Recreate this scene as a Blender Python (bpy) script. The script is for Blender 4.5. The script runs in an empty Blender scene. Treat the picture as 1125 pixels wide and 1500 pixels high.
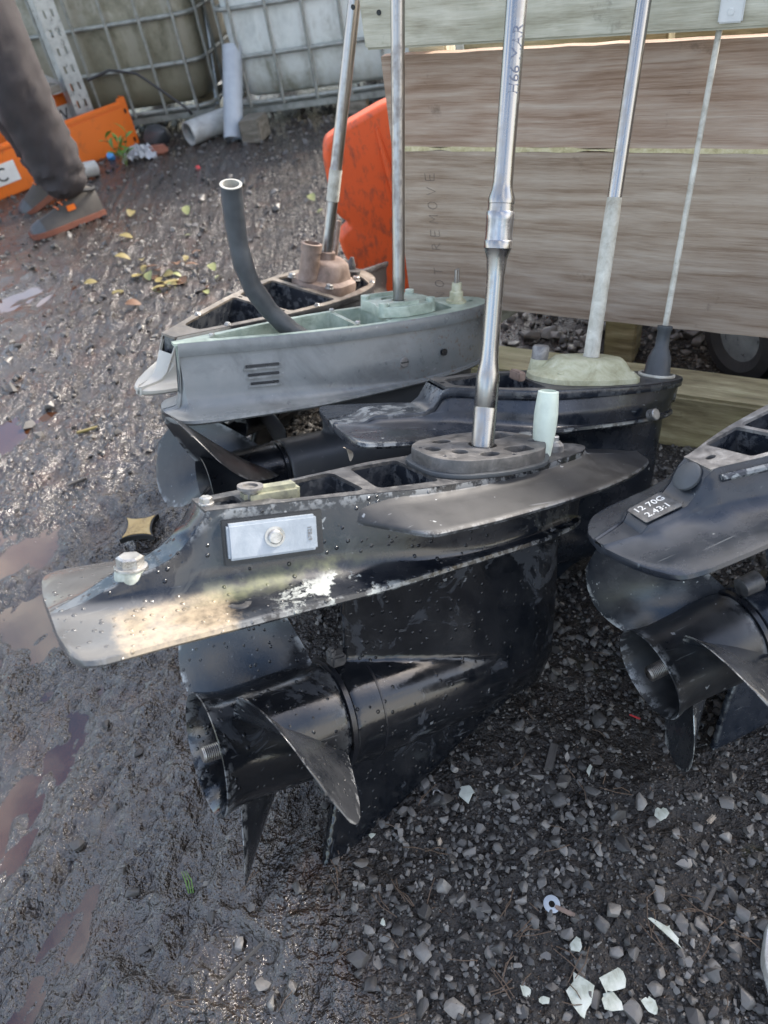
import bpy, bmesh, math, random
import numpy as np
from mathutils import Vector, Matrix
random.seed(7); rng = np.random.default_rng(11)
scene = bpy.context.scene
COL = scene.collection
R = math.radians

# ------------------------------------------------------------------ camera
PITCH, ROLL, CAMZ, FPX = R(42.1), R(10.7), 0.955, 1060.0
c_, s_ = math.cos(ROLL), math.sin(ROLL)
fw = Vector((0, math.cos(PITCH), -math.sin(PITCH)))
u0 = Vector((0, math.sin(PITCH), math.cos(PITCH)))
r0 = Vector((1, 0, 0))
camR = c_*r0 - s_*u0
camD = -s_*r0 - c_*u0
camC = Vector((0, 0, CAMZ))
cam = bpy.data.cameras.new('camera'); camo = bpy.data.objects.new('camera', cam); COL.objects.link(camo)
m = Matrix((camR, -camD, -fw)).transposed().to_4x4(); m.translation = camC
camo.matrix_world = m
cam.sensor_fit = 'VERTICAL'; cam.sensor_height = 36.0; cam.lens = 36.0*FPX/1500.0
cam.clip_start = 0.02; cam.clip_end = 400
cam.dof.use_dof = True; cam.dof.focus_distance = 0.92; cam.dof.aperture_fstop = 6.0
scene.camera = camo
def ray(px, py):
    return fw + camR*((px-562.5)/FPX) + camD*((py-750.0)/FPX)
def at(px, py, z=0.0):
    d = ray(px, py); return camC + d*((z-CAMZ)/d.z)
def aty(px, py, y):
    d = ray(px, py); return camC + d*(y/d.y)

# ------------------------------------------------------------------ light
SUN_EL, SUN_AZ = R(34), R(62)          # azimuth measured from +Y towards +X
world = bpy.data.worlds.new('World'); scene.world = world; world.use_nodes = True
nt = world.node_tree; nt.nodes.clear()
out = nt.nodes.new('ShaderNodeOutputWorld'); bg = nt.nodes.new('ShaderNodeBackground')
sky = nt.nodes.new('ShaderNodeTexSky'); sky.sky_type = 'NISHITA'; sky.sun_disc = False
sky.sun_elevation = SUN_EL; sky.sun_rotation = SUN_AZ
sky.air_density = 1.0; sky.dust_density = 2.0; sky.ozone_density = 1.0
tc = nt.nodes.new('ShaderNodeTexCoord')
cn = nt.nodes.new('ShaderNodeTexNoise'); cn.inputs['Scale'].default_value = 1.9; cn.inputs['Detail'].default_value = 6; cn.inputs['Roughness'].default_value = .55
cr = nt.nodes.new('ShaderNodeValToRGB'); cr.color_ramp.elements[0].position = .49; cr.color_ramp.elements[1].position = .64
mx = nt.nodes.new('ShaderNodeMix'); mx.data_type = 'RGBA'
mx.inputs[7].default_value = (6.7, 6.35, 5.95, 1)
nt.links.new(tc.outputs['Generated'], cn.inputs['Vector']); nt.links.new(cn.outputs['Fac'], cr.inputs['Fac'])
nt.links.new(cr.outputs['Color'], mx.inputs[0]); nt.links.new(sky.outputs[0], mx.inputs[6])
nt.links.new(mx.outputs[2], bg.inputs['Color']); bg.inputs['Strength'].default_value = 0.15
nt.links.new(bg.outputs[0], out.inputs['Surface'])
sun = bpy.data.lights.new('sun', 'SUN'); suno = bpy.data.objects.new('sun', sun); COL.objects.link(suno)
sun.energy = 2.3; sun.angle = R(11); sun.color = (1.0, .93, .84)
sd = Vector((math.sin(SUN_AZ)*math.cos(SUN_EL), math.cos(SUN_AZ)*math.cos(SUN_EL), math.sin(SUN_EL)))
suno.rotation_euler = sd.to_track_quat('Z', 'Y').to_euler()
suno.location = (2, 2, 4)
vs = scene.view_settings; vs.view_transform = 'Standard'; vs.look = 'None'; vs.gamma = 1; vs.exposure = 1.85; vs.use_curve_mapping = False
scene.render.film_transparent = False

# ------------------------------------------------------------------ materials
class NB:
    """node-building shorthand on one material"""
    def __init__(s, name):
        s.m = bpy.data.materials.new(name); s.m.use_nodes = True; s.t = s.m.node_tree
        s.b = s.t.nodes['Principled BSDF']; s.tc = s.t.nodes.new('ShaderNodeTexCoord')
        s.co = s.tc.outputs['Object']
    def put(s, i, v):
        if isinstance(v, bpy.types.NodeSocket): s.t.links.new(v, i)
        else: i.default_value = v
    def map(s, scale=(1, 1, 1), rot=(0, 0, 0), loc=(0, 0, 0)):
        n = s.t.nodes.new('ShaderNodeMapping'); n.inputs['Scale'].default_value = scale
        n.inputs['Rotation'].default_value = rot; n.inputs['Location'].default_value = loc
        s.t.links.new(s.co, n.inputs['Vector']); return n.outputs[0]
    def noise(s, scale, detail=4, rough=.55, vec=None, dist=0.0):
        n = s.t.nodes.new('ShaderNodeTexNoise'); n.inputs['Scale'].default_value = scale
        n.inputs['Detail'].default_value = detail; n.inputs['Roughness'].default_value = rough; n.inputs['Distortion'].default_value = dist
        s.t.links.new(vec or s.co, n.inputs['Vector']); return n.outputs['Fac']
    def voro(s, scale, feat='F1', vec=None, out='Distance', rand=1.0):
        n = s.t.nodes.new('ShaderNodeTexVoronoi'); n.feature = feat; n.inputs['Scale'].default_value = scale
        n.inputs['Randomness'].default_value = rand
        s.t.links.new(vec or s.co, n.inputs['Vector']); return n.outputs[out]
    def ramp(s, fac, stops, interp='LINEAR'):
        n = s.t.nodes.new('ShaderNodeValToRGB'); cr = n.color_ramp; cr.interpolation = interp
        while len(cr.elements) < len(stops): cr.elements.new(.5)
        for e, (p, c) in zip(cr.elements, stops):
            e.position = p; e.color = (c, c, c, 1) if isinstance(c, (int, float)) else (*c, 1)
        s.t.links.new(fac, n.inputs['Fac']); return n.outputs['Color']
    def mix(s, f, a, b, mode='MIX'):
        n = s.t.nodes.new('ShaderNodeMix'); n.data_type = 'RGBA'; n.blend_type = mode
        s.put(n.inputs[0], f)
        for k, v in ((6, a), (7, b)):
            s.put(n.inputs[k], v if isinstance(v, bpy.types.NodeSocket) else (*v, 1) if len(v) == 3 else v)
        return n.outputs[2]
    def math(s, op, a, b=0.0, clamp=False):
        n = s.t.nodes.new('ShaderNodeMath'); n.operation = op; n.use_clamp = clamp
        s.put(n.inputs[0], a); s.put(n.inputs[1], b); return n.outputs[0]
    def attr(s, name, out='Fac'):
        n = s.t.nodes.new('ShaderNodeAttribute'); n.attribute_name = name; return n.outputs[out]
    def bump(s, h, strength=.3, dist=.002, prev=None):
        n = s.t.nodes.new('ShaderNodeBump'); n.inputs['Strength'].default_value = strength; n.inputs['Distance'].default_value = dist
        s.t.links.new(h, n.inputs['Height'])
        if prev: s.t.links.new(prev, n.inputs['Normal'])
        return n.outputs[0]
    def pointy(s):
        return s.t.nodes.new('ShaderNodeNewGeometry').outputs['Pointiness']
    def sep(s, vec):
        n = s.t.nodes.new('ShaderNodeSeparateXYZ'); s.t.links.new(vec, n.inputs[0]); return n.outputs
    def done(s, col=None, rough=None, metal=None, normal=None, spec=None, coat=None, coatr=None, trans=None, sss=None):
        b = s.b
        for k, v in (('Base Color', col), ('Roughness', rough), ('Metallic', metal), ('Normal', normal), ('Specular IOR Level', spec), ('Coat Weight', coat), ('Coat Roughness', coatr), ('Transmission Weight', trans)):
            if v is None: continue
            if k == 'Base Color' and not isinstance(v, bpy.types.NodeSocket): v = (*v, 1)
            s.put(b.inputs[k], v)
        return s.m

def m_plain(name, col, rough=.5, metal=0.0, var=.25, nscale=30, bump=.15, bdist=.001):
    n = NB(name); a = n.noise(nscale, 5, .6); b = n.noise(nscale*.22, 3)
    f = n.math('ADD', n.math('MULTIPLY', a, .6), n.math('MULTIPLY', b, .4))
    lo = tuple(c*(1-var) for c in col); hi = tuple(min(1, c*(1+var)) for c in col)
    return n.done(n.ramp(f, [(.3, lo), (.7, hi)]), n.ramp(a, [(.3, max(.02, rough-.1)), (.7, min(1, rough+.1))]), metal, n.bump(a, bump, bdist))

def m_paint(name, base=(.013, .015, .019), rough=.3, wear=.5, chip=(.55, .57, .58), dusty=(.095, .097, .102), drops=True, dust=.35, stain=None):
    """worn marine enamel: dust film, chips to bare alloy at edges, damp streaks, beaded water"""
    n = NB(name)
    big = n.noise(7, 4, .6, dist=.4); mid = n.noise(38, 6, .65); fine = n.noise(260, 3, .6)
    geo = n.t.nodes.new('ShaderNodeNewGeometry'); up = n.sep(geo.outputs['Normal'])[2]
    film = n.math('MULTIPLY', n.ramp(n.math('ADD', n.math('MULTIPLY', big, .65), n.math('MULTIPLY', mid, .35)), [(.42, 0.0), (.64, 1.0)]), dust)
    col = n.mix(film, base, dusty)
    if stain:
        sn = n.noise(11, 5, .7, dist=1.2)
        col = n.mix(n.ramp(sn, [(.56, 0.0), (.60, .75)]), col, stain)
    # scratches: long thin noise
    scr = n.noise(1.0, 2, .5, vec=n.map((14, 220, 160), rot=(.3, .2, .5)))
    col = n.mix(n.math('MULTIPLY', n.ramp(scr, [(.71, 0.0), (.75, .25)]), wear), col, chip)
    # edge chips
    edge = n.math('MULTIPLY', n.ramp(geo.outputs['Pointiness'], [(.53, 0.0), (.60, 1.0)]), n.ramp(n.noise(55, 4, .7), [(.48, 0.0), (.56, 1.0)]))
    edge = n.math('MULTIPLY', edge, wear, True)
    spots = n.math('MULTIPLY', n.ramp(n.noise(85, 2, .5), [(.735, 0.0), (.755, 1.0)]), wear)
    ch = n.math('MAXIMUM', edge, spots)
    col = n.mix(ch, col, chip)
    rg = n.ramp(n.math('ADD', n.math('MULTIPLY', mid, .5), n.math('MULTIPLY', big, .5)), [(.36, max(.05, rough-.10)), (.66, rough+.13)])
    nrm = n.bump(fine, .12, .0006)
    nrm = n.bump(mid, .12, .002, nrm)
    if drops:
        w = n.t.nodes.new('ShaderNodeMapping'); w.inputs['Scale'].default_value = (1, 1, 1)
        d = n.voro(95)
        dm = n.ramp(d, [(.10, 1.0), (.24, 0.0)], 'EASE')
        gate = n.ramp(n.noise(19, 3, .6), [(.42, 0.0), (.54, 1.0)])
        dm = n.math('MULTIPLY', dm, gate)
        nrm = n.bump(dm, .75, .0022, nrm)
        rg = n.mix(n.math('MULTIPLY', dm, .9), rg, (.04, .04, .04))
    return n.done(col, rg, n.math('MULTIPLY', ch, .6), nrm, coat=.0)

def band(n, v, a, b, soft):
    r1 = n.t.nodes.new('ShaderNodeMapRange'); r1.interpolation_type = 'SMOOTHSTEP'; n.put(r1.inputs[0], v); r1.inputs[1].default_value = a-soft; r1.inputs[2].default_value = a+soft
    r2 = n.t.nodes.new('ShaderNodeMapRange'); r2.interpolation_type = 'SMOOTHSTEP'; n.put(r2.inputs[0], v); r2.inputs[1].default_value = b-soft; r2.inputs[2].default_value = b+soft; r2.inputs[3].default_value = 1; r2.inputs[4].default_value = 0
    return n.math('MULTIPLY', r1.outputs[0], r2.outputs[0])
def m_steel(name, col=(.62, .61, .59), rough=.2, stain=(.28, .2, .13), amt=.4, along=(60, 60, 6)):
    n = NB(name); a = n.noise(1, 5, .6, vec=n.map(along)); b = n.noise(70, 5, .65)
    ring = n.noise(1, 2, .5, vec=n.map((3, 3, 700)))
    f = n.math('MULTIPLY', n.ramp(n.math('ADD', n.math('MULTIPLY', a, .5), n.math('MULTIPLY', b, .5)), [(.5, 0.0), (.68, 1.0)]), amt)
    return n.done(n.mix(f, col, stain), n.math('ADD', n.math('MULTIPLY', f, .5), n.ramp(a, [(.3, rough-.05), (.7, rough+.1)])), n.math('SUBTRACT', 1.0, n.math('MULTIPLY', f, .7)), n.bump(ring, .08, .0004, n.bump(b, .1, .0005)))

def m_corroded(name, a, b, c, rough=.7, metal=0.0, s=45):
    n = NB(name); f = n.noise(s, 6, .7, dist=.5); g = n.noise(s*.3, 4, .6)
    col = n.ramp(n.math('ADD', n.math('MULTIPLY', f, .6), n.math('MULTIPLY', g, .4)), [(.34, a), (.5, b), (.66, c)])
    return n.done(col, n.ramp(f, [(.3, rough-.2), (.7, rough+.15)]), metal, n.bump(f, .35, .002))

M = {}
M['black'] = m_paint('black_enamel_worn', base=(.008, .0095, .0125), wear=.55, dust=.25, rough=.26)
M['black2'] = m_paint('black_enamel_dull', base=(.011, .012, .014), rough=.36, wear=.4, dust=.35, drops=False, dusty=(.09, .09, .09))
M['blackblue'] = m_paint('blue_black_enamel', base=(.008, .011, .017), rough=.26, wear=.5, dust=.28, drops=False, chip=(.62, .64, .62), dusty=(.10, .105, .115))
M['blackstain'] = m_paint('black_enamel_stained', base=(.006, .0075, .011), rough=.17, wear=.34, stain=(.04, .042, .042), dust=.22)
M['gloss'] = m_paint('black_gloss_wet', base=(.005, .006, .008), rough=.13, wear=.25, dust=.2, dusty=(.06, .06, .062), stain=(.042, .046, .053))
def wear_and_sheen(mat, off):
    """colours of this casting: pale tip, worn patch with painted reflection, white bloom, algae line"""
    n = NB.__new__(NB); n.m = mat; n.t = mat.node_tree; n.b = n.t.nodes['Principled BSDF']; n.tc = n.t.nodes.new('ShaderNodeTexCoord'); n.co = n.tc.outputs['Object']
    x, y, z = n.sep(n.map(loc=off)); col = n.b.inputs['Base Color'].links[0].from_socket; rg = n.b.inputs['Roughness'].links[0].from_socket
    nz = n.noise(38, 5, .65); nb = n.noise(110, 5, .7); jit = n.math('MULTIPLY', n.math('SUBTRACT', nz, .5), .05)
    xj = n.math('ADD', x, jit); yj = n.math('ADD', y, jit); low = band(n, z, -1, .2215, .003)
    tip = n.math('MULTIPLY', band(n, xj, .405, .6, .035), low); col = n.mix(n.math('MULTIPLY', tip, .65), col, (.12, .12, .118))
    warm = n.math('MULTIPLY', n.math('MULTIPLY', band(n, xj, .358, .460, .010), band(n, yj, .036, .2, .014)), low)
    warm = n.math('MULTIPLY', warm, n.ramp(nb, [(.30, .35), (.62, 1.0)])); col = n.mix(n.math('MULTIPLY', warm, .8), col, (.34, .275, .19))  # golden sky reflection painted into the colour, over partly bare worn metal
    alg = n.math('MULTIPLY', n.math('MULTIPLY', band(n, x, .02, .37, .05), band(n, y, .036, .058, .010)), band(n, z, .2125, .235, .006))
    col = n.mix(n.math('MULTIPLY', alg, n.ramp(nz, [(.40, 0.0), (.64, .6)])), col, (.15, .16, .075))
    blm = n.math('MULTIPLY', n.math('MULTIPLY', band(n, xj, .185, .30, .03), band(n, yj, .055, .2, .012)), low)
    blm = n.math('MULTIPLY', blm, n.ramp(n.noise(24, 7, .72, dist=.15), [(.53, 0.0), (.575, 1.0)])); col = n.mix(blm, col, (.33, .35, .33))
    n.put(n.b.inputs['Base Color'], col); n.put(n.b.inputs['Roughness'], n.mix(n.math('MAXIMUM', blm, n.math('MULTIPLY', alg, .5)), rg, (.75, .75, .75)))
wear_and_sheen(M['blackstain'], (.18, 0, -.215))
def tip_wear(mat, off, x0, c):
    n = NB.__new__(NB); n.m = mat; n.t = mat.node_tree; n.b = n.t.nodes['Principled BSDF']; n.tc = n.t.nodes.new('ShaderNodeTexCoord'); n.co = n.tc.outputs['Object']
    x = n.math('ADD', n.sep(n.map(loc=off))[0], n.math('MULTIPLY', n.math('SUBTRACT', n.noise(30, 5, .7), .5), .12))
    n.put(n.b.inputs['Base Color'], n.mix(band(n, x, x0, 9, .02), n.b.inputs['Base Color'].links[0].from_socket, c))
M['blackD'] = m_paint('black_enamel_pale_tip', base=(.017, .018, .02), rough=.42, wear=.4, dust=.5, drops=False); tip_wear(M['blackD'], (.2, 0, .05), .42, (.42, .40, .35))
M['dark'] = m_plain('dark_cavity', (.007, .008, .011), .32, 0, .4, 40, .3, .002)
M['cavity'] = m_paint('painted_cavity', base=(.009, .012, .018), rough=.28, wear=.15, dust=.3, drops=False, dusty=(.07, .075, .085))
M['greypaint'] = m_paint('grey_silver_enamel', base=(.155, .165, .164), rough=.34, wear=.25, chip=(.5, .5, .48), dusty=(.25, .25, .24), drops=False, dust=.5)
def front_dirt(mat, off):
    n = NB.__new__(NB); n.m = mat; n.t = mat.node_tree; n.b = n.t.nodes['Principled BSDF']; n.tc = n.t.nodes.new('ShaderNodeTexCoord'); n.co = n.tc.outputs['Object']
    x, y, z = n.sep(n.map(loc=off)); g = n.noise(150, 4, .7); h = n.noise(17, 5, .7)
    m1 = n.math('MULTIPLY', n.ramp(g, [(.56, 0.0), (.62, 1.0)]), n.math('MULTIPLY', n.ramp(h, [(.45, 0.0), (.6, 1.0)]), band(n, x, -1, .03, .06)))
    col = n.mix(m1, n.b.inputs['Base Color'].links[0].from_socket, (.13, .075, .04))
    col = n.mix(n.math('MULTIPLY', n.ramp(n.noise(9, 5, .7, dist=.6), [(.48, 0.0), (.68, .65)]), 1.0), col, (.065, .066, .066))
    n.put(n.b.inputs['Base Color'], col)
front_dirt(M['greypaint'], (.17, 0, -.2))
M['greydark'] = m_paint('grey_shadow_enamel', base=(.06, .062, .066), rough=.45, wear=.2, chip=(.3, .3, .3), dusty=(.09, .088, .085), drops=False, dust=.5)  # darker copy of the grey: black lower paint plus painted-in underside shade
M['chromate'] = m_corroded('green_chromate_alloy', (.19, .23, .19), (.35, .41, .34), (.50, .55, .47), .45, .2)
M['alloy'] = m_corroded('bare_alloy_dirty', (.07, .07, .07), (.19, .18, .17), (.36, .35, .33), .5, .35, 60)
M['alloydark'] = m_corroded('dark_cast_alloy', (.022, .023, .025), (.06, .059, .059), (.14, .136, .13), .5, .15, 70)
M['alloymid'] = m_corroded('dusty_cast_alloy', (.035, .034, .034), (.085, .081, .077), (.17, .16, .15), .55, .1, 60)
M['rimgrey'] = m_corroded('brownish_rim_alloy', (.07, .06, .05), (.17, .148, .122), (.28, .25, .215), .5, .2, 50)
M['alloytan'] = m_corroded('tan_edged_alloy', (.16, .13, .10), (.34, .29, .23), (.48, .43, .36), .5, .2, 60)
M['barewarm'] = m_corroded('worn_through_paint', (.22, .14, .05), (.44, .29, .10), (.52, .38, .17), .35, .0, 60)
M['steel'] = m_steel('polished_shaft_steel', (.29, .285, .28), rough=.24, amt=.35)
M['steeldull'] = m_steel('dull_shaft_steel', (.30, .285, .27), .3, (.14, .1, .08), .55)
M['steeldark'] = m_steel('machined_collar_steel', (.33, .33, .34), .26, (.1, .1, .1), .5)
M['scale'] = m_corroded('salt_scaled_steel', (.24, .22, .17), (.44, .42, .36), (.60, .59, .52), .65, .15, 55)
M['pumpgreen'] = m_corroded('pale_green_pump', (.22, .205, .11), (.40, .39, .26), (.56, .55, .42), .6, 0, 40)
M['pumpbrown'] = m_corroded('brown_pump', (.10, .07, .05), (.22, .155, .12), (.33, .26, .22), .6, .1, 40)
M['earmat'] = m_corroded('yellowed_alloy', (.12, .12, .10), (.24, .24, .17), (.38, .38, .27), .55, .2, 40)
M['nylon'] = m_plain('nylon_tube', (.60, .66, .56), .4, 0, .18, 40)
M['boltsteel'] = m_corroded('zinc_bolt', (.20, .19, .17), (.38, .37, .35), (.55, .55, .53), .35, .7, 60)
M['zinc'] = m_corroded('zinc_anode', (.22, .25, .28), (.31, .345, .38), (.41, .44, .47), .5, .2, 30)
M['rubber'] = m_plain('grey_rubber', (.05, .055, .06), .5, 0, .35, 40, .3, .002)
M['rubberin'] = m_plain('hose_wall', (.34, .33, .29), .7, 0, .3, 60)
M['white'] = m_plain('white_flake', (.40, .42, .37), .6, 0, .3, 70, .4, .001)
M['whitecorr'] = m_corroded('white_corrosion', (.20, .21, .16), (.40, .42, .36), (.54, .55, .50), .8, 0, 70)
M['ink'] = m_plain('marker_ink', (.13, .14, .18), .5)
M['pencil'] = m_plain('pencil_line', (.12, .095, .08), .7)
M['label'] = m_plain('label_white', (.58, .58, .56), .45, 0, .12, 25)
M['letter'] = m_plain('label_black', (.015, .015, .015), .5)

# ------------------------------------------------------------------ mesh helpers
def link(o): COL.objects.link(o); return o
class MB:
    def __init__(s): s.v = []; s.f = []
    def add(s, vs, fs, T=None):
        k = len(s.v)
        s.v += [tuple(T @ Vector(p)) if T else tuple(p) for p in vs]
        s.f += [tuple(i+k for i in f) for f in fs]; return s
    def box(s, c, d, T=None):
        x, y, z = (q/2 for q in d)
        v = [(c[0]+a*x, c[1]+b*y, c[2]+e*z) for a in (-1, 1) for b in (-1, 1) for e in (-1, 1)]
        return s.add(v, [(0, 1, 3, 2), (4, 6, 7, 5), (0, 4, 5, 1), (2, 3, 7, 6), (0, 2, 6, 4), (1, 5, 7, 3)], T)
    def rings(s, rs, cap0=True, cap1=True, closed=True, T=None):
        n = len(rs[0]); v = [p for r in rs for p in r]; f = []
        for i in range(len(rs)-1):
            for j in range(n if closed else n-1):
                a = i*n+j; b = i*n+(j+1) % n; f.append((a, b, b+n, a+n))
        if cap0: f.append(tuple(range(n-1, -1, -1)))
        if cap1: f.append(tuple(range((len(rs)-1)*n, len(rs)*n)))
        return s.add(v, f, T)
    def lathe(s, prof, axis=Vector((0, 0, 1)), org=Vector((0, 0, 0)), n=32, cap0=True, cap1=True, squash=None):
        axis = Vector(axis).normalized(); a = axis.orthogonal().normalized(); b = axis.cross(a); org = Vector(org)
        rs = [[org+axis*h+(a*math.cos(2*math.pi*k/n)+b*math.sin(2*math.pi*k/n))*max(r, 1e-5) for k in range(n)] for h, r in prof]
        return s.rings(rs, cap0, cap1)
    def tube(s, pts, rad, n=10, cap=True):
        pts = [Vector(p) for p in pts]; rs = []; prev = None
        for i, p in enumerate(pts):
            t = (pts[min(i+1, len(pts)-1)]-pts[max(i-1, 0)]).normalized()
            a = (prev - t*prev.dot(t)).normalized() if prev is not None else t.orthogonal().normalized()
            prev = a; b = t.cross(a); r = rad[i] if hasattr(rad, '__len__') else rad
            rs.append([p+(a*math.cos(2*math.pi*k/n)+b*math.sin(2*math.pi*k/n))*r for k in range(n)])
        return s.rings(rs, cap, cap)
    def mesh(s, name):
        me = bpy.data.meshes.new(name); me.from_pydata([tuple(p) for p in s.v], [], s.f); me.validate(); fixn(me); return me
def fixn(me):
    bm = bmesh.new(); bm.from_mesh(me); bmesh.ops.recalc_face_normals(bm, faces=bm.faces); bm.to_mesh(me); bm.free()
def finish(me, mat, smooth=35):
    me.materials.clear(); me.materials.append(mat)
    if smooth:
        me.polygons.foreach_set('use_smooth', [True]*len(me.polygons)); me.set_sharp_from_angle(angle=R(smooth))
    me.update()
def part(name, mb, mat, parent=None, smooth=35, bevel=0.0, off=None, seg=2):
    me = mb.mesh(name) if isinstance(mb, MB) else mb
    me.name = name
    if bevel:
        bm = bmesh.new(); bm.from_mesh(me); bmesh.ops.remove_doubles(bm, verts=bm.verts, dist=1e-5)
        ed = [e for e in bm.edges if len(e.link_faces) == 2 and e.calc_face_angle(0) > R(30)]
        bmesh.ops.bevel(bm, geom=ed, offset=bevel, segments=seg, affect='EDGES', clamp_overlap=True); bm.to_mesh(me); bm.free()
    if off is not None: me.transform(Matrix.Translation(-Vector(off)))
    finish(me, mat, smooth)
    o = bpy.data.objects.new(name, me); link(o)
    if parent: o.parent = parent
    return o
def tag(o, label, cat, group=None, kind=None):
    if label: o['label'] = label
    if cat: o['category'] = cat
    if group: o['group'] = group
    if kind: o['kind'] = kind
    return o
def thing(name, label, cat, loc=(0, 0, 0), group=None, rot=None):
    o = bpy.data.objects.new(name, None); link(o); o.empty_display_size = .05
    o.location = loc
    if rot is not None: o.rotation_euler = rot
    return tag(o, label, cat, group)
def plate2d(outline, holes, z0, z1, bev=0.0, res=2):
    """flat plate with real holes: outline/holes in xy, between z0 and z1"""
    cu = bpy.data.curves.new('tmp', 'CURVE'); cu.dimensions = '2D'; cu.fill_mode = 'BOTH'
    cu.extrude = (z1-z0)/2 - bev; cu.bevel_depth = bev; cu.bevel_resolution = res
    for loop in [outline]+list(holes):
        sp = cu.splines.new('POLY'); sp.points.add(len(loop)-1); sp.use_cyclic_u = True
        for q, (x, y) in zip(sp.points, loop): q.co = (x, y, 0, 1)
    o = bpy.data.objects.new('tmp', cu); link(o)
    dg = bpy.context.evaluated_depsgraph_get(); me = bpy.data.meshes.new_from_object(o.evaluated_get(dg))
    bpy.data.objects.remove(o); bpy.data.curves.remove(cu)
    me.transform(Matrix.Translation((0, 0, (z0+z1)/2)))
    bm = bmesh.new(); bm.from_mesh(me); bmesh.ops.remove_doubles(bm, verts=bm.verts, dist=1e-6); bmesh.ops.recalc_face_normals(bm, faces=bm.faces); bm.to_mesh(me); bm.free()
    return me
def merge(mes):
    bm = bmesh.new()
    for me in mes: bm.from_mesh(me)
    out = bpy.data.meshes.new('m'); bm.to_mesh(out); bm.free(); return out
def circ(x, y, r, n=16, ry=None, a0=0.0):
    ry = ry or r
    return [(x+math.cos(2*math.pi*k/n)*r*math.cos(a0)-math.sin(2*math.pi*k/n)*ry*math.sin(a0), y+math.cos(2*math.pi*k/n)*r*math.sin(a0)+math.sin(2*math.pi*k/n)*ry*math.cos(a0)) for k in range(n)]
def rpoly(pts, r, seg=4):
    out = []; n = len(pts)
    for i in range(n):
        p = Vector(pts[i]); a = Vector(pts[i-1])-p; b = Vector(pts[(i+1) % n])-p
        ra = min(r, a.length*.45, b.length*.45); pa = p+a.normalized()*ra; pb = p+b.normalized()*ra
        for k in range(seg+1):
            t = k/seg; q = pa*(1-t)**2+p*2*t*(1-t)+pb*t*t; out.append((q.x, q.y))
    return out
def itp(tab, x):
    xs = [a for a, _ in tab]; ys = [b for _, b in tab]
    if xs[0] > xs[-1]: xs.reverse(); ys.reverse()
    return float(np.interp(x, xs, ys))
def spl(tab, x):
    """smooth (cubic hermite) table lookup"""
    t = sorted(tab); xs = [a for a, _ in t]; ys = [b for _, b in t]
    if x <= xs[0]: return ys[0]
    if x >= xs[-1]: return ys[-1]
    i = max(j for j in range(len(xs)-1) if xs[j] <= x)
    def sl(j):
        if j == 0 or j == len(xs)-1: return (ys[min(j+1, len(xs)-1)]-ys[max(j-1, 0)])/(xs[min(j+1, len(xs)-1)]-xs[max(j-1, 0)])
        a = (ys[j]-ys[j-1])/(xs[j]-xs[j-1]); b = (ys[j+1]-ys[j])/(xs[j+1]-xs[j])
        return 0 if a*b <= 0 else 2*a*b/(a+b)
    h = xs[i+1]-xs[i]; u = (x-xs[i])/h
    return (2*u**3-3*u*u+1)*ys[i]+(u**3-2*u*u+u)*h*sl(i)+(-2*u**3+3*u*u)*ys[i+1]+(u**3-u*u)*h*sl(i+1)
def text_mesh(body, size, extrude=.0002):
    cu = bpy.data.curves.new('tmp', 'FONT'); cu.body = body; cu.size = size; cu.extrude = extrude; cu.align_x = 'CENTER'; cu.align_y = 'CENTER'; cu.resolution_u = 3
    o = bpy.data.objects.new('tmp', cu); link(o)
    dg = bpy.context.evaluated_depsgraph_get(); me = bpy.data.meshes.new_from_object(o.evaluated_get(dg))
    bpy.data.objects.remove(o); bpy.data.curves.remove(cu); return me
def remeshed(mb, voxel, smooth=6):
    me = mb.mesh('tmp'); o = bpy.data.objects.new('tmp', me); link(o)
    r = o.modifiers.new('r', 'REMESH'); r.mode = 'VOXEL'; r.voxel_size = voxel; r.use_smooth_shade = True
    q = o.modifiers.new('s', 'SMOOTH'); q.iterations = smooth; q.factor = .5
    dg = bpy.context.evaluated_depsgraph_get(); res = bpy.data.meshes.new_from_object(o.evaluated_get(dg))
    bpy.data.objects.remove(o); return res

# ------------------------------------------------------------------ ground noise (numpy)
def _h(ix, iy, s):
    v = np.sin(ix*127.1+iy*311.7+s*74.7)*43758.5453; return v-np.floor(v)
def vn(x, y, s=0):
    ix = np.floor(x); iy = np.floor(y); fx = x-ix; fy = y-iy; fx = fx*fx*(3-2*fx); fy = fy*fy*(3-2*fy)
    return (_h(ix, iy, s)*(1-fx)+_h(ix+1, iy, s)*fx)*(1-fy)+(_h(ix, iy+1, s)*(1-fx)+_h(ix+1, iy+1, s)*fx)*fy
def fbm(x, y, s=0, o=4, g=.5):
    a = 1.0; t = 0; n = 0
    for i in range(o):
        t = t+a*vn(x*2**i+i*17.3, y*2**i-i*9.1, s+i); n += a; a *= g
    return t/n
def sstep(a, b, x):
    t = np.clip((x-a)/(b-a), 0, 1); return t*t*(3-2*t)
def mudmask(x, y):
    edge = -0.10-0.10*np.clip(y-.3, 0, 1.5)+.10*(fbm(x*5, y*5, 3, 3)-.5)
    near = 1-sstep(edge-.07, edge+.06, x)
    far = sstep(1.25, 1.7, y+.35*x)*(1-sstep(.35, .6, x))
    return np.maximum(near, far*.6)
PUD = [(-.64, .56, .11, .28, -.3), (-.50, .38, .05, .17, -.3), (-.68, .93, .13, .13, -.2), (-.55, .24, .08, .10, 0), (-.80, .55, .14, .5, 0), (-1.05, 2.45, .26, .16, .2), (-.78, 1.15, .14, .11, -.3), (-.95, 1.6, .2, .1, 0.2)]
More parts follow.
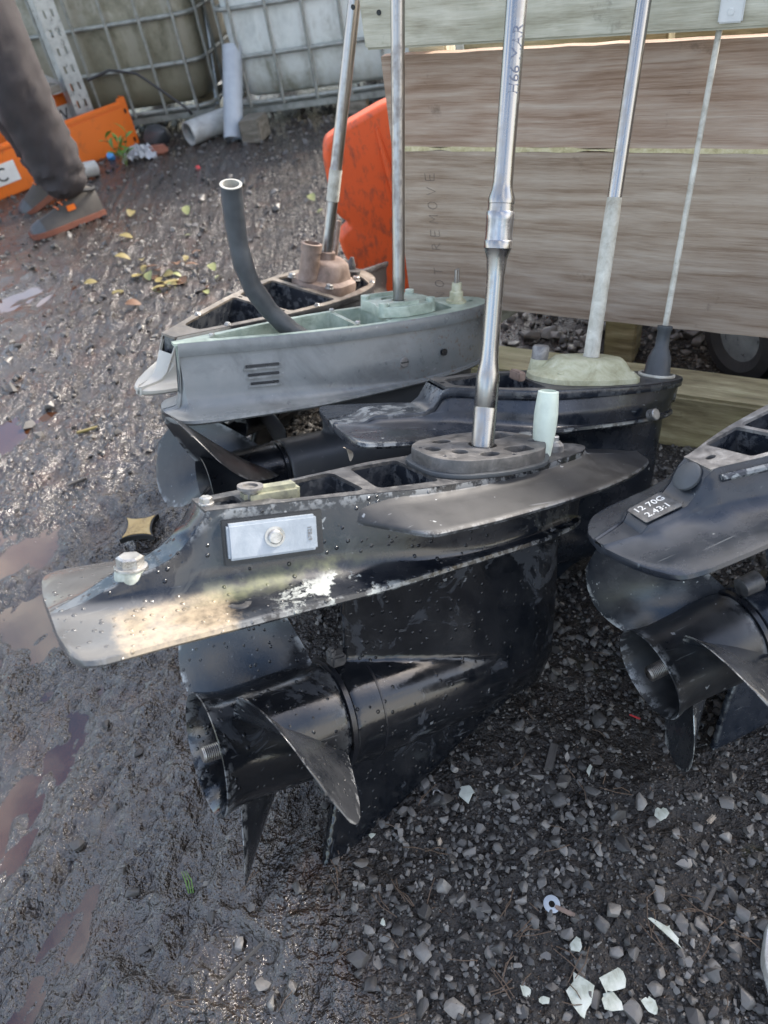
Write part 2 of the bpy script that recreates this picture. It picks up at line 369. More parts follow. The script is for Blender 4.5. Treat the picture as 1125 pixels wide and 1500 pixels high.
def pudmask(x, y):
    m = np.zeros_like(x)
    for cx, cy, rx, ry, a in PUD:
        dx = (x-cx)*math.cos(a)+(y-cy)*math.sin(a); dy = -(x-cx)*math.sin(a)+(y-cy)*math.cos(a)
        m = np.maximum(m, 1-sstep(.35, 1.15, np.sqrt((dx/rx)**2+(dy/ry)**2)))
    return m
WATER = -.0085
def gh(x, y):
    x = np.asarray(x, float); y = np.asarray(y, float)
    mu = mudmask(x, y); p = pudmask(x, y)
    # coordinates stretched along tyre-track direction
    u = x*.92-y*.39; w = x*.39+y*.92
    big = (fbm(x*2.2, y*2.2, 5, 3)-.5)*.012
    a = fbm(u*30, w*13, 9, 3, .5)-.5
    r = 1-np.abs(2*fbm(u*62, w*30, 21, 3, .55)-1)
    f = fbm(x*150, y*150, 31, 2)-.5
    mud = a*.026+((r-.6)*.014+f*.0045)*(1-.75*p)
    grit = (fbm(x*60, y*60, 40, 4, .65)-.5)*.012+(fbm(x*14, y*14, 44, 3)-.5)*.016+f*.004
    for uc in (-.80, -1.02):
        k = np.exp(-((u-uc-.02*np.sin(w*3))/.035)**2); mud = mud-k*.006+k*.004*np.sin(w*95+np.abs(u-uc)*60)
    for cx, cy, a_ in ((-.52, 1.18, .5), (-.30, 1.75, .3), (-.75, 1.75, .9), (-.62, 2.3, .4), (-.33, .33, -.4)):
        dx = (x-cx)*math.cos(a_)+(y-cy)*math.sin(a_); dy = -(x-cx)*math.sin(a_)+(y-cy)*math.cos(a_); q = np.sqrt((dx/.13)**2+(dy/.05)**2)
        mud = mud-(1-sstep(.75, 1.0, q))*.007+np.exp(-((q-1.1)/.12)**2)*.004
    z = mu*mud+(1-mu)*grit+big
    z = np.maximum(z, WATER+.0015)*(1-p)+p*(z*1.0-.0108)
    return z
def gz(x, y): return float(gh(np.array([x]), np.array([y]))[0])

# ground sheet: dense near the camera, stretching out to the horizon
def axis(lo, hi, step, far, growth=1.16, gback=1.16):
    a = list(np.arange(lo, hi+1e-9, step)); s = step; q = a[-1]
    while q < far: s *= growth; q += s; a.append(q)
    s = step; q = a[0]; pre = []
    while q > -far: s *= gback; q -= s; pre.append(q)
    return np.array(pre[::-1]+a)
gx = axis(-.95, .95, .005, 150); gy = axis(.08, 1.45, .005, 150, 1.03, 1.3)
gy = gy[gy > -60]
GX, GY = np.meshgrid(gx, gy)
GZ = gh(GX.ravel(), GY.ravel()).reshape(GX.shape)
fade = np.clip(1-(np.hypot(GX, GY)-6)/6, 0, 1); GZ = GZ*fade
nx, ny = len(gx), len(gy)
vv = np.stack([GX.ravel(), GY.ravel(), GZ.ravel()], 1)
idx = np.arange(nx*ny).reshape(ny, nx)
ff = np.stack([idx[:-1, :-1].ravel(), idx[:-1, 1:].ravel(), idx[1:, 1:].ravel(), idx[1:, :-1].ravel()], 1)
def np_mesh(name, v, f):
    me = bpy.data.meshes.new(name); k = f.shape[1]
    me.vertices.add(len(v)); me.vertices.foreach_set('co', v.astype(np.float32).ravel())
    me.loops.add(f.size); me.loops.foreach_set('vertex_index', f.astype(np.int32).ravel())
    me.polygons.add(len(f)); me.polygons.foreach_set('loop_start', np.arange(0, f.size, k, dtype=np.int32))
    me.polygons.foreach_set('loop_total', np.full(len(f), k, np.int32)); me.update(calc_edges=True); return me
gme = np_mesh('ground', vv, ff)
at_m = gme.attributes.new('mud', 'FLOAT', 'POINT'); at_m.data.foreach_set('value', mudmask(GX.ravel(), GY.ravel()).astype(np.float32))
n = NB('wet_ground'); n.co = n.tc.outputs['Object']
mud = n.attr('mud'); f1 = n.noise(9, 6, .65); f2 = n.noise(70, 6, .7); f3 = n.noise(420, 3, .7); sp = n.voro(160, out='Color')
mudc = n.ramp(f2, [(.3, (.0135, .0098, .0075)), (.5, (.029, .0225, .018)), (.7, (.060, .049, .041))])
mudc = n.mix(n.ramp(f1, [(.52, 0.0), (.66, .55)]), mudc, (.058, .026, .013))
gritc = n.ramp(f2, [(.3, (.0085, .0073, .0065)), (.5, (.020, .0172, .0150)), (.7, (.045, .039, .034))])
gritc = n.mix(n.ramp(n.noise(5, 5, .7), [(.60, 0.0), (.72, .45)]), gritc, (.045, .05, .022))
gritc = n.mix(n.ramp(n.noise(330, 1, .5), [(.70, 0.0), (.73, .5)]), gritc, (.22, .14, .09))
col = n.mix(mud, gritc, mudc)
rg = n.mix(mud, n.ramp(f2, [(.3, .38), (.7, .72)]), n.ramp(n.math('ADD', n.math('MULTIPLY', f2, .5), n.math('MULTIPLY', f1, .5)), [(.36, .03), (.62, .16)]))
M['ground'] = n.done(col, rg, 0.0, n.bump(f3, .3, .0025, n.bump(n.math('MULTIPLY', n.noise(105, 2, .5), n.ramp(n.noise(8, 4, .6), [(.36, .25), (.62, 1.0)])), 1.0, .013, n.bump(n.noise(240, 2, .5), .7, .004))), spec=n.math('ADD', .35, n.math('MULTIPLY', mud, .65)))
finish(gme, M['ground'], 0); gme.polygons.foreach_set('use_smooth', [True]*len(gme.polygons))
go = bpy.data.objects.new('ground', gme); link(go); go['kind'] = 'structure'; go['label'] = 'wet muddy yard ground with dark grit'
# puddle water
n = NB('muddy_water')
M['water'] = n.done(n.ramp(n.noise(6, 4), [(.3, (.030, .0105, .0035)), (.7, (.055, .0195, .007))]), .02, 0.0, n.bump(n.noise(40, 2), .03, .002), spec=1.0)
for nm, (x0, x1, y0, y1) in (('puddle', (-1.0, -.34, .05, 1.32)), ('puddle', (-1.4, -.7, 1.4, 2.75))):
    mb = MB(); mb.add([(x0, y0, WATER), (x1, y0, WATER), (x1, y1, WATER), (x0, y1, WATER)], [(0, 1, 2, 3)])
    o = part(nm, mb, M['water'], smooth=0); o['kind'] = 'structure'; o['label'] = 'brown puddle water lying in the mud'

# ------------------------------------------------------------------ outboard lower units
POSE = {
 'A': ([0.0707, 0.5874, 0.1105], [[-0.86537, 0.45863, 0.20198], [-0.36977, -0.85639, 0.36037], [0.33825, 0.23717, 0.91068]]),
 'B': ([0.0526, 1.0986, 0.1289], [[-0.9092, 0.3885, 0.14975], [-0.35213, -0.9094, 0.22135], [0.22218, 0.14852, 0.96363]]),
 'C': ([0.2901, 0.8345, 0.0778], [[-0.94106, 0.26206, 0.21386], [-0.18276, -0.92596, 0.33046], [0.28463, 0.27189, 0.91927]]),
 'D': ([-0.1559, 1.5045, -0.0998], [[-0.50292, 0.80785, 0.30732], [-0.81514, -0.56154, 0.14218], [0.28743, -0.179, 0.94093]]),
 'E': ([0.623, 0.5731, 0.1864], [[-0.96738, 0.23424, -0.09651], [-0.25101, -0.93777, 0.23996], [-0.0343, 0.25636, 0.96597]]),
}
class Unit:
    """one gearcase: local x aft along the propeller shaft, y to the camera's side, z up the drive shaft"""
    def __init__(s, key, name, label, base):
        t, r = POSE[key]; s.m = Matrix(r).to_4x4(); s.m.translation = Vector(t); s.base = Vector(base)
        s.o = thing(name, label, 'outboard motor part', group=None)
        s.o.matrix_world = s.m @ Matrix.Translation(s.base)
    def part(s, name, mb, mat, smooth=35, bevel=0.0, parent=None, label=None, seg=2):
        o = part(name, mb, mat, parent or s.o, smooth, bevel, off=s.base, seg=seg)
        if label: o['label'] = label
        return o

def stations(a, b, n, dense=()):
    xs = [a+(b-a)*(.5-.5*math.cos(math.pi*i/n)) for i in range(n+1)]
    return sorted(set([round(q, 5) for q in xs]+[round(q, 5) for q in dense]))

def housing_mesh(P):
    """cast upper body: cavitation plate, fillet, side walls and (aft of the deck) the falling ridge"""
    zp, zd = P['zp'], P['zd']; wp, wd, top = P['wp'], P['wd'], P['top']
    x0, x1 = wp[0][0], wp[-1][0]
    if x0 > x1: x0, x1 = x1, x0
    xs = stations(x0, x1, 64)
    dk0, dk1 = P['deckx']; mb = MB(); secs = []
    wallb = P.get('flare', .010); hfm = P.get('fillet', .03); lip = P.get('lip', 0.0); liph = P.get('liph', .014)
    for x in xs:
        w = max(spl(wp, x), .001); zt = max(spl(top, x), zp+.0055); d = min(max(spl(wd, x), .0012), max(w-.002, .0011)) if x < dk0 or x > dk1 else max(spl(wd, x), .0012)
        hgt = zt-zp; b = min(d+wallb*min(1, hgt/.06), max(w-.006, .001)); b = max(b, .001)
        hf = min(hfm, hgt*.55); pts = [(0, zp-.006), (w*.5, zp-.006), (max(w-.004, 0), zp-.005), (w, zp-.001), (max(w-.0015, 0), zp+.0032)]
        e = max(w-.006, b)
        for k in range(7):
            u = k/6; pts.append((b+(e-b)*(1-u)**2.0, zp+.0045+hf*u**2.2))
        dd = d
        for k in range(1, 5):
            u = k/4; pts.append((b+(dd-b)*u, zp+.0045+hf+(hgt-.0045-hf-(liph if lip else 0))*u))
        if lip: pts += [(dd+lip*.9, zt-liph), (dd+lip, zt-liph*.8), (dd+lip, zt-.002), (dd+lip-.0015, zt)]
        else: pts += [(dd, zt-.002), (dd, zt-.0015), (dd-.0003, zt-.001), (max(dd-.001, 0), zt)]
        secs.append((x, pts))
    n = len(secs[0][1]); V = []; F = []
    ft = P.get('far')
    for x, pts in secs:
        k_ = spl(ft, x) if ft else 1.0; wb_ = spl(wd, x)+wallb
        V += [(x, y, z) for y, z in pts]+[(x, -(y if y < wb_ else wb_+(y-wb_)*k_), z) for y, z in pts]
    for i in range(len(secs)-1):
        a = i*2*n; b = a+2*n
        for j in range(n-1):
            F.append((a+j, a+j+1, b+j+1, b+j)); F.append((a+n+j, b+n+j, b+n+j+1, a+n+j+1))
        xm = (secs[i][0]+secs[i+1][0])/2
        if not (dk0 < xm < dk1): F.append((a+n-1, a+2*n-1, b+2*n-1, b+n-1))
    mb.add(V, F)
    for i in (0, len(secs)-1):
        a = i*2*n; mb.f.append(tuple(list(range(a, a+n))+list(range(a+2*n-1, a+n-1, -1))))
    me = mb.mesh('housing'); bm = bmesh.new(); bm.from_mesh(me); bmesh.ops.remove_doubles(bm, verts=bm.verts, dist=2e-4)
    bmesh.ops.recalc_face_normals(bm, faces=bm.faces); bm.to_mesh(me); bm.free(); return me

def deck_outline(wd, lo, hi, inset=0.0, n=40):
    xs = [lo+(hi-lo)*(.5-.5*math.cos(math.pi*i/n)) for i in range(n+1)]
    a = [(x, max(spl(wd, x)-inset, .0008)) for x in xs]
    return a+[(x, -y) for x, y in reversed(a)]

def lower_mesh(P, voxel=.004):
    """strut, gear torpedo and skeg blended into one casting"""
    mb = MB(); L = P['strut']   # rows of (z, x_lead, x_trail, half thickness)
    rs = []
    for z, xl, xt, th in L:
        ring = []
        for k in range(28):
            a = 2*math.pi*k/28; u = .5+.5*math.cos(a); x = xl+(xt-xl)*u
            t = th*1.5*((1-u)**.9*u**.45*2.05+.03); ring.append((x, math.copysign(max(t, .003), math.sin(a)) if abs(math.sin(a)) > 1e-6 else 0.0, z))
        rs.append(ring)
    mb.rings(rs)
    zt0 = P.get('axz', 0.0)
    mb.lathe([(a, b) for a, b in P['torp']], (1, 0, 0), (0, 0, zt0), 36)
    sk = P['skeg']; th = P.get('skth', .008)
    k = len(sk); sb = P.get('skbend', 0.0); bend = lambda z: sb*max(0, -.07-z)
    mb.add([(x, -th+bend(z), z) for x, z in sk]+[(x, th+bend(z), z) for x, z in sk], [tuple(range(k-1, -1, -1)), tuple(range(k, 2*k))]+[(i, (i+1) % k, (i+1) % k+k, i+k) for i in range(k)])
    return remeshed(mb, voxel, 5)

def blade_mesh(x, rh, rt, th0, chord, pitch, rake, skew, thick=.0045, nr=16, nc=14, axz=0.0, cup=.0):
    top = []; bot = []
    for i in range(nr+1):
        s = i/nr; r = rh+(rt-rh)*s; ch = chord*(0.78+.55*s-.25*s*s)*math.sqrt(max(0.0, 1-max(0, (s-.45)/.55)**2.6)) + .004
        phi = math.atan2(pitch, 2*math.pi*r)
        ra = []; rb = []
        for j in range(nc+1):
            c = (j/nc-.5); ang = th0+skew*s*s-c*ch*math.cos(phi)/r
            xx = x+rake*s+c*ch*math.sin(phi)+cup*max(0, c)**2
            t = thick*(1-.55*s)*(1-abs(2*c)**2.2*.92)
            for lst, sg in ((ra, 1), (rb, -1)):
                x2 = xx+sg*t*math.cos(phi); an2 = ang+sg*t*math.sin(phi)/r
                lst.append((x2, r*math.sin(an2), axz+r*math.cos(an2)))
        top.append(ra); bot.append(rb)
    mb = MB(); n = nc+1; V = [p for r_ in top for p in r_]; k = len(V); V += [p for r_ in bot for p in r_]; F = []
    for i in range(nr):
        for j in range(nc):
            a = i*n+j; F.append((a, a+1, a+1+n, a+n)); F.append((k+a, k+a+n, k+a+1+n, k+a+1))
    for i in range(nr):
        a = i*n; F.append((a, a+n, k+a+n, k+a)); b = i*n+nc; F.append((b, k+b, k+b+n, b+n))
    for j in range(nc):
        a = nr*n+j; F.append((a, a+1, k+a+1, k+a))
    mb.add(V, F); me = mb.mesh('blade')
    bm = bmesh.new(); bm.from_mesh(me); bmesh.ops.remove_doubles(bm, verts=bm.verts, dist=1e-5); bmesh.ops.recalc_face_normals(bm, faces=bm.faces); bm.to_mesh(me); bm.free(); return me

def propeller(u, P, mat, bmat=None):
    xj, xh, rh, ax = P['xj'], P['xh'], P['rh'], P.get('axz', 0.0)
    mb = MB(); o = (0, 0, ax); X = (1, 0, 0)
    rj = P.get('rj', rh*1.0)
    mb.lathe([(xj+.004, rj*.6), (xj+.004, rj*.97), (xj+.012, rj), (xj+(xh-xj)*.35, rh*.985), (xj+(xh-xj)*.7, rh*.955), (xh-.028, rh*.955), (xh-.012, rh*1.0), (xh, rh*1.06), (xh+.0008, rh*1.035), (xh-.02, rh*.91), (xh-.09, rh*.86), (xh-.09, rh*.5), (xh-.085, .02)], X, o, 48, False, True)
    prop = u.part('propeller', mb, mat, 40)
    mb = MB(); xe = xh+P.get('nutout', -.02)
    mb.lathe([(xh-.088, .024), (xe-.035, .024), (xe-.034, .017), (xe-.02, .017)], X, o, 24)
    u.part('hub_core', mb, P.get('coremat', M['alloydark']), 40, parent=prop)
    mb = MB(); pr = [(xe-.05, .0088)]
    q = xe-.05
    while q < xe+.012: pr += [(q+.0008, .0098), (q+.0016, .0088)]; q += .0022
    pr += [(xe+.014, .0086), (xe+.015, .0075)]
    mb.lathe(pr, X, o, 20); u.part('propeller_shaft', mb, M['steeldull'], 30, parent=prop)
    mb = MB(); mb.lathe([(xe-.034, .0165), (xe-.020, .0165)], X, o, 6); u.part('propeller_nut', mb, M['boltsteel'], 20, parent=prop, bevel=.001)
    for k in range(3):
        bm_ = blade_mesh(P['bx'], rh*.90, P['rt'], R(P['b0'])+k*2*math.pi/3, P['chord'], P['pitch'], P['rake'], P['skew'], axz=ax)
        u.part('blade', bm_, bmat or mat, 50, parent=prop)
    # seal ring between case and hub
    mb = MB(); mb.lathe([(xj-.004, rj*.9), (xj-.003, rj*1.035), (xj+.003, rj*1.035), (xj+.004, rj*.9)], X, o, 40, True, True)
    u.part('seal_ring', mb, M['dark'], 30)
    return prop

def hexbolt(u, x, y, z, r=.008, h=.007, mat=None, parent=None, washer=True):
    mb = MB()
    if washer: mb.lathe([(0, r*1.22), (.0018, r*1.22), (.0022, r*1.1)], (0, 0, 1), (x, y, z), 20)
    mb2 = MB(); mb.lathe([(.002, r), (h*.85, r), (h, r*.8)], (0, 0, 1), (x, y, z), 6)
    return u.part('bolt', mb, mat or M['boltsteel'], 25, parent=parent)

def shaft(u, prof, mat, name='drive_shaft', x=0, y=0, n=28):
    mb = MB(); mb.lathe(prof, (0, 0, 1), (x, y, 0), n); return u.part(name, mb, mat, 30)

def deck(u, P, holes, mat, depth=.06, floor=None, walls=None, rim=.0035):
    lo, hi = P['deckx']; lip = P.get('lip', 0.0)
    ol = deck_outline(P['wd'], lo+.0006, hi-.0006, .0008-lip*.9)
    dk = u.part('deck', plate2d(ol, holes, P['zd']-rim, P['zd']+.0006), mat, 25)
    u.part('cavity_wall', plate2d(deck_outline(P['wd'], lo+.004, hi-.004, .0022), holes, P['zd']-depth, P['zd']-rim-.0002), walls or M['cavity'], 25, parent=dk)
    fl = plate2d(deck_outline(P['wd'], lo+.004, hi-.004, .003), [], P['zd']-depth-.004, P['zd']-depth+.003)
    u.part('cavity_floor', fl, floor or M['dark'], 25, parent=dk)
    return dk

def bent_text(u, body, size, r, z0, ang, mat, parent):
    """handwriting wrapped round a shaft, running up it"""
    me = text_mesh(body, size, .0001)
    for v in me.vertices:
        a = ang-v.co.y/r; v.co = Vector(((r+.0003+v.co.z)*math.cos(a), (r+.0003+v.co.z)*math.sin(a), z0+v.co.x))
    return u.part('lettering', me, mat, 0, parent=parent)

# ---------------- unit A: the big black one in front
PA = dict(zp=.2085, zd=.297, deckx=(-.176, .360),
  wp=[(-.160, .004), (-.156, .022), (-.142, .045), (-.11, .062), (-.05, .075), (.07, .087), (.20, .098), (.32, .100), (.42, .101), (.478, .104), (.494, .099), (.502, .085), (.506, .05)],
  wd=[(-.178, .001), (-.170, .012), (-.15, .024), (-.09, .040), (-.02, .054), (.06, .061), (.11, .060), (.19, .047), (.245, .037), (.30, .029), (.36, .021), (.39, .019), (.44, .014), (.49, .008), (.506, .004)],
  top=[(-.2, .297), (.358, .297), (.364, .288), (.373, .274), (.386, .260), (.404, .249), (.425, .243), (.450, .234), (.478, .2215), (.506, .2135)],
  strut=[(.207, -.135, .205, .036), (.16, -.140, .20, .035), (.10, -.146, .195, .034), (.05, -.15, .195, .034), (.0, -.152, .19, .036), (-.04, -.135, .16, .032)],
  torp=[(-.155, .004), (-.148, .016), (-.13, .030), (-.09, .046), (-.03, .058), (.05, .066), (.12, .0685), (.175, .069), (.209, .068)],
  skeg=[(-.125, -.03), (-.119, -.058), (.005, -.114), (.10, -.163), (.140, -.193), (.160, -.206), (.232, -.213), (.212, -.13), (.198, -.05), (.1, .0)], skbend=.14, skth=.0075,
  xj=.213, xh=.369, rh=.0675, bx=.282, rt=.20, b0=62, chord=.178, pitch=.60, rake=.032, skew=R(9), nutout=-.011)
A = Unit('A', 'outboard_lower_unit', 'large black lower unit in front, with zinc block and polished steel shaft', (.18, 0, -.215))
A.part('gearcase', lower_mesh(PA, .0038), M['gloss'], 60)
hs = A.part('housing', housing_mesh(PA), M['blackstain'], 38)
def pk(pts, r=.008): return rpoly(pts, r, 5)
holesA = [pk([(.300, -.018), (.190, -.040), (.186, .034), (.285, .022)], .012), pk([(.164, -.044), (.095, -.050), (.094, .044), (.172, .036)], .01),
          pk([(.345, -.008), (.318, -.012), (.318, .014), (.345, .010)], .006), circ(.078, -.040, .007), circ(.072, .042, .008), circ(.050, .046, .011, ry=.006), circ(-.11, .0, .012), circ(-.135, -.012, .006)]
dkA = deck(A, PA, holesA, M['alloydark'], .065)
# splash plate: droops out from the deck edge
wsp = [(-.292, .004), (-.288, .018), (-.275, .034), (-.242, .052), (-.183, .074), (-.102, .094), (-.01, .108), (.099, .118), (.140, .1185), (.154, .1175), (.162, .111), (.176, .091), (.190, .070), (.206, .047)]
mb = MB(); secs = []
for x in stations(-.292, .206, 56):
    w = spl(wsp, x); d = min(spl(PA['wd'], x) if x > -.178 else .0, w-.003); row = []
    for sg in (1, -1):
        pts = []; dr = .023
        for k in range(11):
            q = k/10; yy = max(0, d-.002)+(w-max(0, d-.002))*q; zi = .2945
            zo = .2945-dr; zz = (.2945-.0085*min(1, q/.12)-.0145*max(0, (q-.12)/.88)) if x > -.178 else .286-.0145*q-.010*(1-q)*min(1, (-.178-x)/.08)
            pts.append((x, sg*yy, zz))
        ze = pts[-1][2]; pts += [(x, sg*(w+.0015), ze-.0018), (x, sg*(w+.0008), ze-.0038)]
        for k in range(10, -1, -1): pts.append((x, pts[k][1], pts[k][2]-.0055))
        row.append(pts)
    secs.append(row)
for sg in (0, 1): mb.rings([r_[sg] for r_ in secs])
M['splash'] = m_paint('scuffed_dusty_black', base=(.011, .0115, .013), rough=.58, wear=.5, dust=.5, drops=False, dusty=(.075, .073, .071))
A.part('splash_plate', mb, M['splash'], 40)
# worn patch with painted reflection, and corrosion on the plate: thin flakes following the plate top
def flake(u, name, pts, z, mat, th=.0006, parent=None):
    return u.part(name, plate2d(pts, [], z, z+th), mat, 0, parent=parent)
def ragged(cx, cy, rx, ry, n=40, rough=.35, a0=0., seed=0):
    rr = random.Random(seed); ph = [rr.random()*6.28 for _ in range(6)]
    out = []
    for k in range(n):
        a = 2*math.pi*k/n; q = 1+rough*(.5*math.sin(3*a+ph[0])+.4*math.sin(5*a+ph[1])+.35*math.sin(9*a+ph[2])+.25*math.sin(14*a+ph[3]))*.7
        x = math.cos(a)*rx*q; y = math.sin(a)*ry*q; out.append((cx+x*math.cos(a0)-y*math.sin(a0), cy+x*math.sin(a0)+y*math.cos(a0)))
    return out
# anode on the side wall; recess shade is a raised dark panel behind it
def wall_frame(P, xa, za, side=1):
    d0 = spl(P['wd'], xa-.04); d1 = spl(P['wd'], xa+.04); sl = (d1-d0)/.08
    ex = Vector((1, sl, 0)).normalized(); hgt = P['zd']-P['zp']; fl = P.get('flare', .01)
    ez = Vector((0, -fl/(hgt*.6), 1)).normalized(); ny = ez.cross(ex); ny = ny if ny.y > 0 else -ny
    u_ = (za-(P['zp']+.03))/(P['zd']-P['zp']-.03); y = spl(P['wd'], xa)+fl*(1-u_)
    T = Matrix((ex, ny, ny.cross(ex)*(-1 if ny.cross(ex).z < 0 else 1))).transposed().to_4x4(); T.translation = Vector((xa, y, za)); return T
T = wall_frame(PA, .295, .264)
mb = MB(); mb.box((0, .0006, 0), (.104, .004, .047), T); fr = A.part('anode_recess_shade', mb, M['dark'], 30, .001)
mb = MB(); mb.box((.002, .0045, 0.001), (.092, .010, .037), T); an = A.part('anode', mb, M['zinc'], 30, .0025, label='pale grey zinc block with a bolt in its middle')
ny = (T.to_3x3() @ Vector((0, 1, 0)))
mb = MB(); mb.lathe([(0, .0105), (.0012, .0105), (.0012, .0075), (.0045, .0072), (.0052, .006)], ny, T @ Vector((.001, .0092, .002)), 20); A.part('anode_bolt', mb, M['boltsteel'], 30, parent=an)
tm = text_mesh('67821', .0062, .0003)
tm.transform(T @ Matrix.Translation((-.036, .0098, .001)) @ Matrix(((0, -1, 0, 0), (0, 0, 1, 0), (1, 0, 0, 0), (0, 0, 0, 1))).inverted() @ Matrix.Identity(4)) if False else tm.transform(T @ Matrix.Translation((-.036, .0098, .001)) @ Matrix.Rotation(R(180), 4, 'Z') @ Matrix.Rotation(R(90), 4, 'X') @ Matrix.Rotation(R(90), 4, 'Z'))
A.part('lettering', tm, M['alloy'], 0, parent=an)
# aft boss, bolts
mb = MB(); mb.lathe([(.0, .019), (.015, .0175), (.030, .0160), (.0365, .0150), (.0375, .0140)], (0, 0, 1), (.430, .002, .208), 28); A.part('boss', mb, M['whitecorr'], 40)
hexbolt(A, .430, .002, .2455, .0130, .0125)
hexbolt(A, .352, .002, .2978, .0065, .008)
# raised ear with a bushing near the deck's aft end
mb = MB(); mb.box((.283, .002, .295), (.062, .022, .026)); ear = A.part('mounting_ear', mb, M['earmat'], 30, .005)
mb = MB(); mb.lathe([(.0, .0135), (.0025, .0135), (.0025, .008), (-.01, .008)], (0, 0, 1), (.305, .002, .308), 24, True, False); A.part('bushing', mb, M['alloy'], 30, parent=ear)
# pump base plate with cast holes
ol = rpoly([(.088, -.030), (.060, -.052), (.0, -.060), (-.060, -.052), (-.086, -.02), (-.086, .02), (-.055, .052), (.01, .060), (.066, .050), (.090, .026)], .02, 5)
hol = [circ(.068, -.010, .0105), circ(.046, .014, .011, ry=.011), circ(.038, -.034, .014, ry=.009), circ(.020, .038, .014, ry=.010), circ(.0, 0, .0185), pk([(-.020, -.052), (-.064, -.042), (-.068, -.018), (-.028, -.012), (-.020, -.024)], .004), pk([(-.024, .020), (-.008, .026), (-.010, .048), (-.046, .046), (-.048, .024)], .004), circ(.078, -.022, .0035), circ(.074, .022, .0035), circ(-.005, .052, .0035), circ(-.07, .012, .006)]
pmb = plate2d(ol, hol, .2985, .3185, .0010)
pump = A.part('pump_base_plate', pmb, M['alloymid'], 30)
fl = plate2d([(x*.97, y*.97) for x, y in ol], [], .2982, .3005); A.part('pump_floor', fl, M['dark'], 0, parent=pump)
gk = plate2d([(x*1.07, y*1.09) for x, y in ol], [], .2978, .3030, .0008); A.part('gasket', gk, M['rubber'], 30, parent=pump)
prof = [(.300, .0148), (.312, .0152), (.316, .0142), (.365, .0142), (.366, .0137), (.368, .0137), (.369, .0142), (.402, .0140), (.408, .0128), (.422, .0108), (.44, .0102), (.515, .0100), (.535, .0118), (.5445, .0148), (.546, .0158), (.553, .0158), (.5545, .0150), (.574, .0150), (.576, .0154), (.583, .0154), (.584, .0146), (.592, .0142), (.5925, .0148), (.598, .0146), (.606, .0118), (.613, .0110), (.64, .0108), (1.02, .0108), (1.022, .0095)]
sh = shaft(A, prof, M['steel'])
mb = MB(); mb.lathe([(.5535, .01585), (.5545, .01525), (.574, .01525), (.576, .01565), (.583, .01565), (.5845, .0148)], (0, 0, 1), (0, 0, 0), 28); A.part('shaft_collar', mb, M['steeldark'], 30, parent=sh)
bent_text(A, 'H66 MAR', .0155, .0108, .728, R(72), M['ink'], sh)
# nylon shift tube, stud
mb = MB(); mb.lathe([(.298, .0115), (.305, .012), (.330, .0145), (.352, .0150), (.380, .0128), (.381, .0100), (.362, .0095)], (0, 0, 1), (-.088, .014, 0), 24, True, True); A.part('shift_tube', mb, M['nylon'], 35)
mb = MB(); mb.lathe([(.297, .013), (.306, .0125), (.309, .010)], (0, 0, 1), (-.118, .004, 0), 20); st = A.part('stud_boss', mb, M['alloy'], 35)
hexbolt(A, -.118, .004, .309, .0065, .009, parent=st)
# tie at the top of the propeller joint
mb = MB(); mb.box((.205, .004, .078), (.020, .018, .016)); mb.box((.212, .004, .088), (.010, .012, .012)); A.part('anode_lug', mb, M['alloydark'], 30, .003)
mb = MB(); mb.lathe([(.1685, .0678), (.1690, .0696), (.1715, .0696), (.1720, .0678)], (1, 0, 0), (0, 0, 0), 40); A.part('carrier_joint', mb, M['dark'], 30)
propeller(A, PA, M['gloss'], M['black'])
# oil-drain screw on the plate
mb = MB(); mb.lathe([(.0, .014), (.0018, .013), (.002, .007), (.0005, .006)], (0, 0, 1), (.345, .062, .213), 20); A.part('screw', mb, M['alloydark'], 30)

# ---------------- unit B: grey one behind
PB = dict(zp=.140, zd=.247, deckx=(-.176, .3915), lip=.0065, liph=.020, flare=.011, fillet=.032,
  wp=[(-.178, .003), (-.170, .020), (-.14, .040), (-.08, .060), (0, .074), (.09, .083), (.19, .088), (.30, .079), (.38, .068), (.402, .058), (.416, .038), (.421, .015)],
  wd=[(-.178, .001), (-.168, .018), (-.14, .036), (-.08, .051), (0, .058), (.09, .057), (.157, .051), (.25, .034), (.33, .016), (.39, .0035), (.421, .002)],
  top=[(-.2, .247), (.3912, .247), (.3925, .16), (.40, .148), (.421, .1455)],
  strut=[(.139, -.150, .165, .038), (.09, -.150, .158, .036), (.04, -.15, .155, .034), (0, -.14, .155, .036)],
  torp=[(-.14, .004), (-.13, .02), (-.09, .036), (-.02, .046), (.08, .051), (.16, .053), (.235, .053)],
  skeg=[(-.1, -.03), (0, -.09), (.1, -.19), (.215, -.205), (.20, -.06), (.1, 0)], skth=.006,
  xj=.24, xh=.374, rh=.051, bx=.318, rt=.176, b0=268, chord=.18, pitch=.5, rake=.088, skew=R(10), nutout=-.06)
B = Unit('B', 'outboard_lower_unit', 'silver grey lower unit with louvred side and rubber hose sticking up', (.17, 0, -.2))
B.part('gearcase', lower_mesh(PB, .0045), M['greydark'], 60, label='dark strut and gear torpedo, underside shade in its colour')
B.part('housing', housing_mesh(PB), M['greypaint'], 38)
wB = lambda x, k=1.0: spl(PB['wd'], x)*k-.0035
holesB = [pk([(.345, wB(.345)), (.345, -wB(.345)), (.112, -wB(.112)), (.112, wB(.112))], .006) if False else rpoly([(.33, .0085), (.33, -.0085), (.22, -wB(.22)), (.108, -wB(.108)), (.108, wB(.108)), (.22, wB(.22))], .008, 4),
  rpoly([(.100, -wB(.1)), (.048, -wB(.05)), (.048, wB(.05)), (.100, wB(.1))], .006, 4), rpoly([(-.045, -.04), (-.09, -.034), (-.09, .034), (-.045, .04)], .008, 4), circ(-.145, .0, .008), circ(.042, .045, .004), circ(.042, -.045, .004)]
